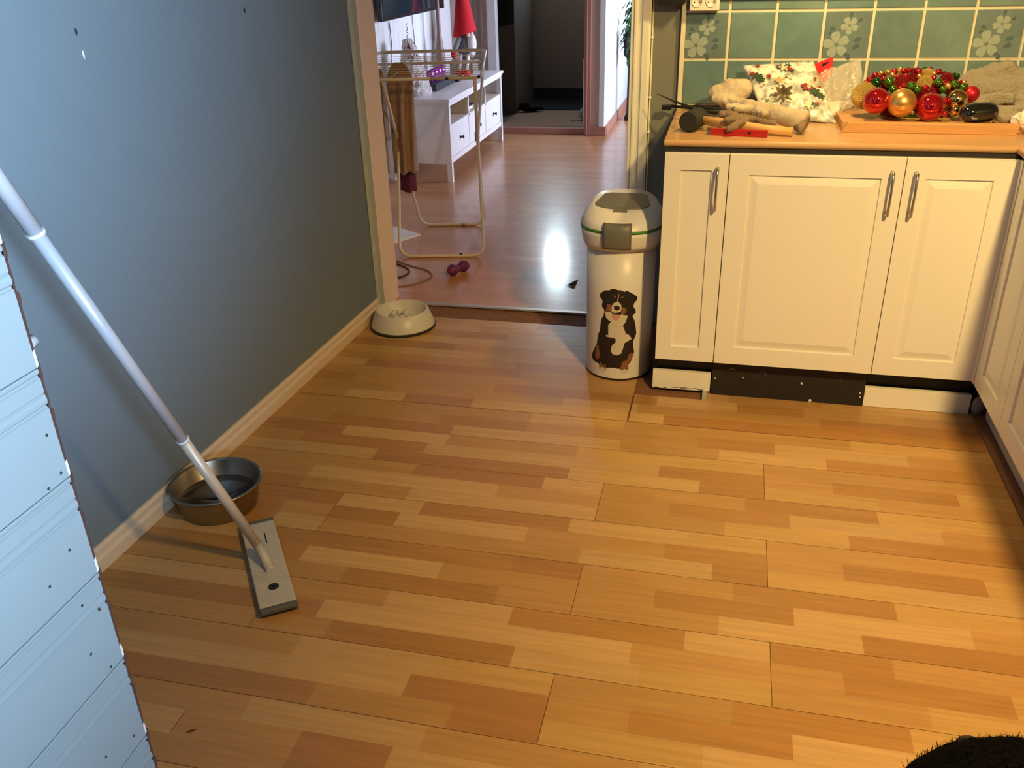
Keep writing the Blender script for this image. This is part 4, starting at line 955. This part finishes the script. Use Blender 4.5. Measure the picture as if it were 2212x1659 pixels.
MB().box(-1.235, -1.206, 7.72, 7.76, .0455, .60).build('folded_board', M_panelw, label='narrow white board leaning in the hall behind the reddish casing', cat='board')
# plant on a dark stand by the passage wall
pn = empty('trailing_plant', (-.93, 8.35, 0), 'trailing green plant on a dark stand beside the pale clad passage wall', 'plant')
MB().lathe([(.05, 0), (.055, .02), (.035, .06), (.03, .52), (.07, .56), (.075, .60), (.065, .60)], (-.90, 8.35, 0), 20).build('stand', M_iron, pn)
MB().lathe([(.07, .60), (.085, .74), (.075, .74)], (-.90, 8.35, 0), 20).build('pot', M_blackp, pn)
random.seed(17); mb = MB()
for k in range(60):
    q = random.uniform(1.8, 5.2); rr = random.uniform(.03, .10); z = random.uniform(.50, .98); c_ = Vector((-.90+rr*cos(q), 8.35+rr*1.3*sin(q), z))
    a = Vector((cos(q)*.5, sin(q)*.5, -.8)).normalized()*.042; s_ = Vector((-sin(q), cos(q), .2)).normalized()*.022; n_ = Vector((cos(q), sin(q), 0))*.008
    mb.add([c_-a, c_-a*.2+s_, c_+a, c_-a*.2-s_, c_+n_], [(0, 1, 4), (1, 2, 4), (2, 3, 4), (3, 0, 4)])
mb.build('leaves', M_leaf, pn)

# ------------------------------------------------------------------ things on the worktop
ZW = .9002
# rubber mallet
ml = empty('rubber_mallet', (0, 3.03, ZW), 'black rubber mallet with a pale wooden handle at the worktop corner', 'mallet')
hc = Vector((-.120, 3.045, ZW+.0335)); hd = Vector((.30, .95, 0)).normalized()
MB().tube([hc-hd*.044, hc-hd*.041, hc+hd*.052, hc+hd*.055], [.030, .0325, .0325, .030], 32).build('head', M_rub, ml)
MB().tube([hc+hd*.012+Vector((.02, 0, 0)), Vector((.02, 3.02, ZW+.026)), Vector((.10, 2.985, ZW+.019)), Vector((.195, 2.963, ZW+.0145))], [.0115, .0125, .0145, .0135], 18).build('handle', M_hand, ml)
# red stick
st = MB(); st.obox((.03, 2.958, ZW+.011), (.088, -.014, 0), (.0008, .006, 0), (0, 0, .0108)); st = st.build('red_stick', M_redw, label='red painted wooden stick lying before the mallet handle', cat='stick', bevel=.001)
MB().obox((-.0645, 2.973, ZW+.011), (.0045, -.0007, 0), (.0009, .0064, 0), (0, 0, .0112)).build('metal_tip', M_steeld, st)
MB().ball((.063, 2.9466, ZW+.012), .005, 10, sc=(1.3, .25, 1)).build('knot_hole', M_black, st)
# shears
sh = empty('garden_shears', (-.1, 3.25, ZW), 'dark iron shears pointing left over the worktop corner', 'shears')
MB().tube([(-.265, 3.35, ZW+.070), (-.20, 3.28, ZW+.056), (-.10, 3.18, ZW+.040), (-.01, 3.09, ZW+.05)], [.0015, .005, .0085, .009], 10, flat=.6).build('blade', M_iron, sh)
MB().tube([(-.12, 3.33, ZW+.030), (-.06, 3.28, ZW+.028), (.04, 3.22, ZW+.030)], [.008, .010, .010], 10).build('blade', M_iron, sh)
MB().tube([(-.235, 3.46, ZW+.012), (-.15, 3.42, ZW+.010), (-.05, 3.30, ZW+.012)], [.005, .0055, .006], 10).build('grip', M_iron, sh)
MB().obox((-.235, 3.44, ZW+.0085), (.018, 0, 0), (0, .014, 0), (0, 0, .008)).build('black_strap', M_blackp, label='short black strap end sticking out past the worktop corner', cat='strap', bevel=.002)
# gloves (fingers as capsules, fused)
def blob(name, caps, m, vox=.004, it=4, crease=.009, **k):
    mb = MB()
    for c in caps: mb.cap(*c)
    o = mb.build(name, m, remesh=vox, smooth_it=it, **k)
    if crease:
        t = bpy.data.textures.new(name+'_creases', 'CLOUDS'); t.noise_scale = .018; t.noise_depth = 2
        d = o.modifiers.new('creases', 'DISPLACE'); d.texture = t; d.strength = crease; d.mid_level = .5; d.texture_coords = 'GLOBAL'
    return o
z = ZW
blob('work_glove', [((-.052, 3.35, z+.072), (.03, 3.34, z+.082), .033, .036), ((-.015, 3.35, z+.094), (.035, 3.35, z+.090), .030, .034), ((-.055, 3.32, z+.058), (.03, 3.28, z+.050), .019, .018), ((.03, 3.28, z+.052), (.10, 3.20, z+.048), .018, .014), ((-.03, 3.32, z+.045), (.03, 3.32, z+.035), .017, .02)], M_glove, .005, 5, label='crumpled whitish work glove at the back, resting on the shears', cat='glove', group='work gloves')
blob('work_glove', [((.055, 3.14, z+.062), (.14, 3.09, z+.048), .024, .030), ((.14, 3.09, z+.050), (.175, 3.068, z+.043), .031, .026), ((.065, 3.12, z+.060), (.02, 3.10, z+.062), .015, .013), ((.08, 3.10, z+.050), (.10, 3.06, z+.055), .016, .014), ((.05, 3.15, z+.052), (.0, 3.13, z+.056), .013, .013), ((.02, 3.12, z+.064), (-.01, 3.12, z+.062), .013, .012)], M_glove, .004, 4, label='cream work glove with a rolled cuff lying on the mallet handle', cat='glove', group='work gloves')
blob('leather_glove', [((.0, 3.05, z+.044), (.035, 3.04, z+.040), .017, .016), ((.035, 3.04, z+.040), (-.01, 3.0, z+.040), .014, .013), ((.055, 3.03, z+.040), (.015, 2.965, z+.030), .013, .0125), ((.015, 2.965, z+.030), (-.002, 2.945, z+.024), .0125, .011), ((.06, 3.05, z+.040), (.10, 3.0, z+.036), .012, .010), ((.10, 3.0, z+.036), (.135, 2.985, z+.034), .012, .012), ((-.03, 3.06, z+.050), (.01, 3.07, z+.046), .013, .014)], M_gloveb, .0035, 3, label='brown leather glove draped over the mallet handle and red stick', cat='glove', group='work gloves')
blob('leather_glove', [((.215, 3.02, z+.022), (.222, 3.0, z+.016), .016, .014), ((.225, 3.04, z+.030), (.220, 3.01, z+.022), .015, .015)], M_gloveb, .0035, 3, label='brown glove end beside the mallet handle tip', cat='glove', group='work gloves')
gc_ = MB(); ca_, cb_ = Vector((.165, 3.075, z+.044)), Vector((.232, 3.030, z+.036)); cd_ = (cb_-ca_).normalized()
gc_.tube([ca_, ca_*.5+cb_*.5, cb_, cb_-cd_*.002, cb_-cd_*.02], [.028, .031, .033, .027, .022], 26, caps=False); gc_.build('glove_cuff', M_glove, next(o for o in COL.objects if o.name == 'work_glove.001'))
# gift bag with Christmas print: standing, leaning back
def sheet_bag(name, quad, depth, m, seed, amp=.01, n=22, **k):
    """puffy sheet between four corners (bl, br, tr, tl) with front and back faces"""
    bl, br, tr_, tl_ = [Vector(q) for q in quad]; nrm = (br-bl).cross(tl_-bl).normalized()
    mb = MB()
    for s in (1, -1):
        for j in range(n+1):
            for i in range(n+1):
                u, v = i/n, j/n; p = (bl*(1-u)+br*u)*(1-v)+(tl_*(1-u)+tr_*u)*v
                pf_ = (sin(pi*u)**.5)*(sin(pi*v)**.5) if 0 < u < 1 and 0 < v < 1 else 0
                w_ = amp*noise.noise(Vector((u*5, v*5, seed+s)))+amp*.5*noise.noise(Vector((u*13, v*13, seed+s*2)))
                mb.v.append(tuple(p+nrm*s*(depth*pf_+.001)+nrm*w_*min(1, pf_*2+.2)))
    N = (n+1)**2
    def af(f): mb.f.append(f); mb.mi.append(0); mb.col.append((1, 1, 1)); mb.sm.append(True)
    for s in (0, 1):
        for j in range(n):
            for i in range(n): a = s*N+j*(n+1)+i; af([a, a+1, a+n+2, a+n+1])
    ring = [i for i in range(n+1)]+[j*(n+1)+n for j in range(1, n+1)]+[n*(n+1)+i for i in range(n-1, -1, -1)]+[j*(n+1) for j in range(n-1, 0, -1)]
    for a, b in zip(ring, ring[1:]+ring[:1]): af([a, b, N+b, N+a])
    return mb.build(name, m, **k)
gb = sheet_bag('gift_bag', [(.115, 3.265, ZW+.004), (.345, 3.19, ZW+.004), (.268, 3.44, 1.072), (.030, 3.44, 1.056)], .020, M_gift, 3, .010, label='white Christmas printed gift bag with grey leaves, leaning on the tiles', cat='gift bag')
# printed motifs on the bag front: holly, blossoms, berries
gq = [Vector(q) for q in [(.115, 3.265, ZW+.004), (.345, 3.19, ZW+.004), (.268, 3.44, 1.072), (.030, 3.44, 1.056)]]
gn_ = (gq[1]-gq[0]).cross(gq[3]-gq[0]).normalized()
if gn_.y > 0: gn_ = -gn_
def gsurf(u, v, off):
    p = (gq[0]*(1-u)+gq[1]*u)*(1-v)+(gq[3]*(1-u)+gq[2]*u)*v
    return p+gn_*(.020*math.sqrt(max(0, sin(pi*u)))*math.sqrt(max(0, sin(pi*v)))+.0085+off)
def motif(nm, lst, m, off, petals=5, inner=.45):
    for (u, v, r, a0) in lst:
        mo = MB(); r *= .85
        pts = []
        for k in range(petals*4):
            q = 2*pi*k/(petals*4)+a0; rr = r*(inner+(1-inner)*abs(cos(petals*(q-a0)/2)))
            pts.append(gsurf(u+rr*cos(q)/.24, v+rr*sin(q)/.28, off))
        c = gsurf(u, v, off+.0003); n_ = len(pts); mo.add([c]+pts, [(0, 1+k, 1+(k+1) % n_) for k in range(n_)])
        mo.build(nm, m, gb)
pg = mat('print_holly', (.035, .075, .04), .4); prd = mat('print_berry', (.26, .03, .03), .4); pcr = mat('print_blossom', (.72, .58, .38), .4, noise_amt=.2, noise_scale=120); ppe = mat('print_peach', (.58, .33, .17), .4, noise_amt=.2, noise_scale=120)
motif('holly_print', [(.13, .72, .026, .3), (.17, .66, .020, 1), (.50, .88, .016, 0), (.62, .89, .016, 1), (.86, .44, .024, .4), (.92, .38, .018, 1), (.78, .22, .016, .5), (.66, .80, .010, 0)], pg, 0, 6, .5)
motif('berry_print', [(.08, .78, .013, 0), (.30, .70, .012, 0), (.63, .82, .012, .4), (.76, .50, .022, .2), (.83, .50, .012, 1), (.83, .24, .010, 0), (.20, .93, .010, 0), (.93, .66, .008, 0), (.30, .38, .010, 0)], prd, .0006, 5, .6)
motif('blossom_print', [(.55, .85, .022, .3), (.44, .57, .020, .2), (.70, .20, .020, .8), (.60, .66, .012, 0), (.80, .50, .010, .5), (.30, .50, .010, .2)], pcr, .0012, 5, .35)
motif('peach_print', [(.42, .62, .020, 0), (.36, .38, .012, .3)], ppe, .0018, 5, .4)
# bow of grey leaves
random.seed(6)
rb = MB(); c0 = Vector((.170, 3.270, ZW+.088))
for k in range(15):
    q = 2*pi*k/15*1.9; e = .25+.5*(k % 3)/2; dv = Vector((cos(q), -.35-e*.3, sin(q)*.85)).normalized(); s_ = dv.cross(Vector((0, -1, 0))).normalized()*.0085; ln = .034+.008*(k % 2)
    rb.add([c0, c0+dv*ln*.45+s_, c0+dv*ln, c0+dv*ln*.45-s_, c0+dv*ln*.45+Vector((0, -.004, 0))], [(0, 1, 4), (1, 2, 4), (2, 3, 4), (3, 0, 4)])
rb.build('leaf_bow', mat('pewter_ribbon', (.22, .20, .13), .35, metal=.4), gb)
# red card
rc = MB().add([(.262, 3.452, 1.055), (.335, 3.448, 1.085), (.337, 3.440, 1.025), (.285, 3.440, .975), (.262, 3.454, 1.055), (.335, 3.450, 1.085), (.337, 3.442, 1.025), (.285, 3.442, .975)], [(0, 1, 2, 3), (7, 6, 5, 4), (0, 4, 5, 1), (1, 5, 6, 2), (2, 6, 7, 3), (3, 7, 4, 0)]).build('red_card', M_redp, label='red printed card sticking up behind the gift bag', cat='card')
mm = MB()
for k in range(3): mm.obox((.305+.007*k, 3.4475, 1.058+.0025*k), (.0035, 0, .0015), (0, .0006, 0), (-.001, 0, .0045))
mm.build('card_marks', M_blackp, rc); mm = MB(); mm.ball((.318, 3.4445, 1.037), .010, 10, sc=(1.1, .08, .6)); mm.ball((.308, 3.4445, 1.030), .007, 10, sc=(1.3, .08, .5)); mm.build('card_animal', M_paper, rc)
# clear bag
sheet_bag('plastic_bag', [(.315, 3.28, ZW+.006), (.455, 3.36, ZW+.006), (.430, 3.47, 1.078), (.272, 3.46, 1.020)], .022, M_bag, 8, .022, label='crumpled clear plastic bag between the gift bag and the baubles', cat='plastic bag')
sheet_bag('tissue_sheet', [(.295, 3.215, ZW+.003), (.350, 3.30, ZW+.003), (.450, 3.40, ZW+.048), (.32, 3.36, ZW+.045)], .006, M_paper, 18, .008, label='white tissue sheet under the clear bag', cat='tissue')
# wooden tray
ty = empty('wooden_tray', (.62, 3.15, ZW), 'upturned wooden board with a raised front rim under the baubles', 'board')
MB().box(.368, .925, 3.075, 3.36, ZW, ZW+.020).build('board', M_tray, ty, bevel=.002)
mb = MB(); mb.prism([(.350, ZW), (.860, ZW), (.868, ZW+.031), (.366, ZW+.031)], 'y', 3.045, 3.0745); mb.build('front_rim', M_tray, ty, bevel=.002)
mb = MB(); mb.prism([(3.0755, ZW), (3.34, ZW), (3.34, ZW+.022), (3.0755, ZW+.030)], 'x', .352, .3675); mb.build('side_rim', M_tray, ty, bevel=.002)
# bauble wreath
wr = empty('bauble_wreath', (.60, 3.22, ZW+.02), 'mound shaped wreath of red, gold and green Christmas baubles on the wooden board', 'wreath')
zt = ZW+.0205
def W(px, py, y):   # where a bauble seen at this place in the wreath sits, at depth y
    d = fw+rt*((px-1106)/FPX)-up*((py-829.5)/FPX); t = (y-EYE.y)/d.y; return EYE+d*t
mbs = {}
def bauble(c, r, m, capdir=None):
    o = MB().ball(c, r, 26 if r > .015 else 16).build('bauble', m, wr)
    if capdir is not None:
        cdv = Vector(capdir).normalized(); MB().tube([Vector(c)+cdv*r*.94, Vector(c)+cdv*(r+.007)], .006, 12).build('cap', M_bGs, o)
big = [(1893, 218, 3.150, 28, M_bR), (1948, 222, 3.135, 30, M_bG), (2010, 225, 3.150, 30, M_bR), (1868, 207, 3.215, 28, M_bGg), (2066, 216, 3.185, 23, M_bGs), (2098, 203, 3.215, 17, M_bRm), (1920, 232, 3.20, 20, M_bRd), (1984, 205, 3.22, 20, M_bRd), (2062, 237, 3.165, 13, M_bGs),
 (1998, 182, 3.245, 18, M_bGg), (2002, 165, 3.285, 17, M_bGg), (1948, 183, 3.24, 17, M_bRd), (1912, 185, 3.25, 13, M_bRd), (1970, 172, 3.28, 14, M_bRd), (2045, 172, 3.26, 15, M_bRd), (1940, 160, 3.30, 11, M_bGg), (2020, 195, 3.235, 15, M_bRd), (1960, 200, 3.225, 17, M_bRd), (1875, 190, 3.24, 14, M_bRd), (2050, 190, 3.235, 14, M_bRd), (2080, 190, 3.25, 12, M_bRd), (1980, 158, 3.31, 12, M_bRd), (1905, 165, 3.30, 10, M_bRd), (2060, 168, 3.30, 11, M_bGd)]
for px, py, y, rp_, m in big:
    c = W(px, py, y); dist = (c-EYE).dot(fw); r = rp_*dist/FPX
    if m in (M_bR, M_bG, M_bGg, M_bGs) and c.z-r < zt+.012 and rp_ > 20: c.z = zt+r+.0002
    bauble(c, r, m, (.7, -.3, -.55) if rp_ == 30 and m is M_bG else None)
small = [(1893, 178, 3.215, 11, M_bGd), (1920, 177, 3.215, 11, M_bGr), (1929, 192, 3.205, 8.5, M_bGr), (1968, 186, 3.20, 10, M_bGr), (1982, 194, 3.195, 9.5, M_bGr), (1999, 190, 3.205, 7, M_bR), (2027, 178, 3.21, 9.5, M_bGr), (2037, 193, 3.20, 8.5, M_bGr), (2048, 186, 3.20, 7, M_bG), (2062, 182, 3.21, 9, M_bGr), (2080, 188, 3.21, 8.5, M_bGr), (2039, 180, 3.215, 7, M_bR), (1878, 172, 3.23, 7.5, M_bR), (1890, 163, 3.25, 8, M_bR), (1909, 171, 3.225, 6, M_bR), (1928, 162, 3.24, 6, M_bG), (1918, 156, 3.26, 6.5, M_bG), (1932, 155, 3.26, 7.5, M_bR), (1940, 167, 3.24, 6, M_bR), (1952, 154, 3.27, 6.5, M_bR), (1962, 152, 3.28, 6.5, M_bR), (1957, 165, 3.25, 6.5, M_bR), (1985, 155, 3.27, 7, M_bR), (1986, 165, 3.25, 6, M_bG), (2028, 155, 3.27, 7, M_bR), (2018, 159, 3.26, 5.5, M_bG), (2017, 168, 3.24, 6.5, M_bR), (1997, 152, 3.30, 7, M_bGd), (2074, 177, 3.23, 5, M_bR), (2083, 178, 3.23, 5, M_bG), (1973, 153, 3.29, 6, M_bRd), (2040, 160, 3.28, 6, M_bRd), (2050, 162, 3.28, 6, M_bR), (1903, 158, 3.27, 5.5, M_bG), (2042, 218, 3.165, 7.5, M_bR), (2041, 246, 3.112, 7, M_bR), (2040, 229, 3.15, 6, M_bR), (1945, 192, 3.215, 7, M_bR), (1953, 186, 3.21, 6.5, M_bR), (2068, 165, 3.28, 6, M_bGd), (1870, 178, 3.24, 5, M_bR), (1945, 149, 3.30, 5, M_bG), (2010, 150, 3.30, 5.5, M_bR)]
for px, py, y, rp_, m in small:
    c = W(px, py, y); bauble(c, rp_*(c-EYE).dot(fw)/FPX, m)
MB().lathe([(.115, 0), (.120, .012), (.10, .045), (.05, .06), (0, .062)], (.60, 3.27, zt), 28, sx=.95, sy=.55).build('wreath_base', M_bGd, wr)
# black glasses case
gc = empty('glasses_case', (.73, 3.12, ZW), 'glossy black oval glasses case in front of the towel', 'glasses case')
ca, cb = Vector((.712, 3.095, zt+.033)), Vector((.800, 3.11, zt+.038))
mb = MB(); pts = []; rs = []
for k in range(17):
    t = k/16; e = math.sqrt(max(0, 1-abs(2*t-1)**3.2)); pts.append(ca+(cb-ca)*(t*1.32-.16)); rs.append(max(.001, .034*e))
mb.tube(pts, rs, 24, flat=.95); mb.build('case_shell', M_gloss, gc)
MB().obox((.7395, 3.0680, zt+.031), (.0075, .0008, 0), (0, .0006, 0), (.0012, 0, .0085)).build('white_sticker', mat('grey_sticker', (.33, .33, .30), .6), gc)
# grey towel: heap with folds
def heap(name, caps, m, vox, it, disp=.026, scale=.032, **k):
    o = blob(name, caps, m, vox, it, crease=0, **k)
    t = bpy.data.textures.new(name+'_folds', 'CLOUDS'); t.noise_scale = scale; t.noise_depth = 3
    d = o.modifiers.new('folds', 'DISPLACE'); d.texture = t; d.strength = disp; d.mid_level = .5; d.texture_coords = 'GLOBAL'
    return o
z = zt
heap('grey_towel', [((.80, 3.43, z+.045), (.98, 3.40, z+.05), .045, .060), ((.772, 3.46, z+.080), (.865, 3.46, z+.106), .026, .036), ((.80, 3.455, z+.06), (.87, 3.45, z+.09), .04, .045), ((.93, 3.45, z+.055), (.90, 3.455, z+.110), .045, .042), ((.95, 3.44, z+.08), (1.05, 3.40, z+.10), .05, .05), ((.775, 3.30, z+.045), (.93, 3.28, z+.058), .018, .020), ((.79, 3.27, z+.024), (.86, 3.31, z+.050), .020, .016), ((.80, 3.22, z+.020), (.98, 3.20, z+.030), .018, .022), ((.82, 3.20, z+.016), (.90, 3.16, z+.014), .016, .015), ((.83, 3.13, z+.014), (.92, 3.13, z+.016), .014, .018), ((.92, 3.25, z+.05), (1.05, 3.20, z+.06), .035, .05)], M_towel, .006, 4, label='crumpled grey towel heaped in the worktop corner', cat='towel')
MB().tube([(.793, 3.085, z+.006), (.797, 3.083, z+.012), (.803, 3.083, z+.010), (.801, 3.084, z+.004)], .0022, 8).build('dark_loop', M_iron, label='small dark loop lying at the towel edge on the board', cat='loop')
# white paper at the right edge
random.seed(19)
mb = MB(); n = 14; base_ = [(.845, 3.06), (.96, 3.0), (1.03, 3.08), (.98, 3.2), (.88, 3.15)]
mb.ball((.915, 3.075, ZW+.040), .062, 22, sc=(1.0, .8, .72))
for i, v in enumerate(mb.v):
    p = Vector(v); c = Vector((.915, 3.075, ZW+.040)); k = 1+.38*noise.noise(p*22)+.2*noise.noise(p*50); q = c+(p-c)*k; q.z = max(q.z, ZW+.001); mb.v[i] = tuple(q)
for i, f in enumerate(mb.sm): mb.sm[i] = False
mb.build('crumpled_paper', M_paper, label='crumpled white paper at the right end of the worktop', cat='paper')

# ------------------------------------------------------------------ dog beside the camera (only the top of its head and back show)
DX, DY = .402, .826
dg = empty('black_dog', (DX, DY-.2, 0), 'black furry dog seen from above at the lower right corner', 'dog')
mb = MB(); 
Hd = Vector((DX, DY, .50))
C = [((DX-.02, DY-.01, .465), (DX+.03, DY+.01, .465), .128, .125), ((DX, DY+.07, .455), (DX, DY+.15, .425), .055, .040), ((DX, DY-.03, .46), (DX+.0, DY-.13, .40), .088, .12),
     ((DX, DY-.13, .38), (DX, DY-.20, .24), .135, .15), ((DX, DY-.20, .24), (DX, DY-.36, .17), .155, .15),
     ((DX-.085, DY-.10, .30), (DX-.08, DY-.06, .14), .055, .040), ((DX-.08, DY-.06, .14), (DX-.08, DY-.05, .045), .038, .034), ((DX-.08, DY-.05, .030), (DX-.08, DY-.005, .028), .032, .028),
     ((DX+.085, DY-.10, .30), (DX+.08, DY-.06, .14), .055, .040), ((DX+.08, DY-.06, .14), (DX+.08, DY-.05, .045), .038, .034), ((DX+.08, DY-.05, .030), (DX+.08, DY-.005, .028), .032, .028),
     ((DX-.12, DY-.34, .16), (DX-.15, DY-.20, .11), .085, .060), ((DX-.15, DY-.20, .10), (DX-.14, DY-.32, .045), .040, .035), ((DX-.14, DY-.30, .034), (DX-.15, DY-.14, .030), .032, .028),
     ((DX+.12, DY-.34, .16), (DX+.15, DY-.20, .11), .085, .060), ((DX+.15, DY-.20, .10), (DX+.14, DY-.32, .045), .040, .035), ((DX+.14, DY-.30, .034), (DX+.15, DY-.14, .030), .032, .028),
     ((DX, DY-.48, .08), (DX+.08, DY-.66, .04), .045, .028),
     ((DX-.085, DY-.005, .520), (DX-.105, DY+.01, .44), .028, .030), ((DX+.085, DY-.005, .520), (DX+.105, DY+.01, .44), .028, .030)]
for c in C: mb.cap(*c)
dbody = mb.build('body', M_fur, dg, remesh=.011, smooth_it=5)
for s_ in (-1, 1): MB().ball((DX+s_*.040, DY+.128, .468), .010, 12).build('eye', M_gloss, dg)
MB().ball((DX, DY+.185, .428), .018, 14, sc=(1.1, .8, .8)).build('nose', M_rub, dg)
# fur blades over the head and neck
random.seed(23); fr_ = MB()
def tuft(c, nrm, ln, wd_):
    t = Vector((random.uniform(-1, 1), random.uniform(-1, 1), random.uniform(-1, 1))); t = (t-nrm*t.dot(nrm)).normalized()
    dv = (nrm*.55+Vector((0, -.5, -.15))+t*.5).normalized(); s_ = dv.cross(nrm+t*.3).normalized()*wd_
    fr_.add([c-s_, c+s_, c+dv*ln*.6+s_*.5+t*ln*.05, c+dv*ln+t*ln*.15, c+dv*ln*.6-s_*.5+t*ln*.05], [(0, 1, 2, 3, 4)])
for (a, b, ra, rb2), cnt in zip(C[:5]+C[-2:], (15000, 1500, 6500, 5000, 3000, 900, 900)):
    a = Vector(a); b = Vector(b)
    for k in range(cnt):
        f = random.random(); n_ = Vector((random.gauss(0, 1), random.gauss(0, 1), random.gauss(0, 1))).normalized()
        if n_.z < -.4: continue
        tuft(a+(b-a)*f+n_*(ra+(rb2-ra)*f)*.97, n_, random.uniform(.007, .017), .0008)
fr_.build('coat_fur', M_fur, dg, kind='stuff')
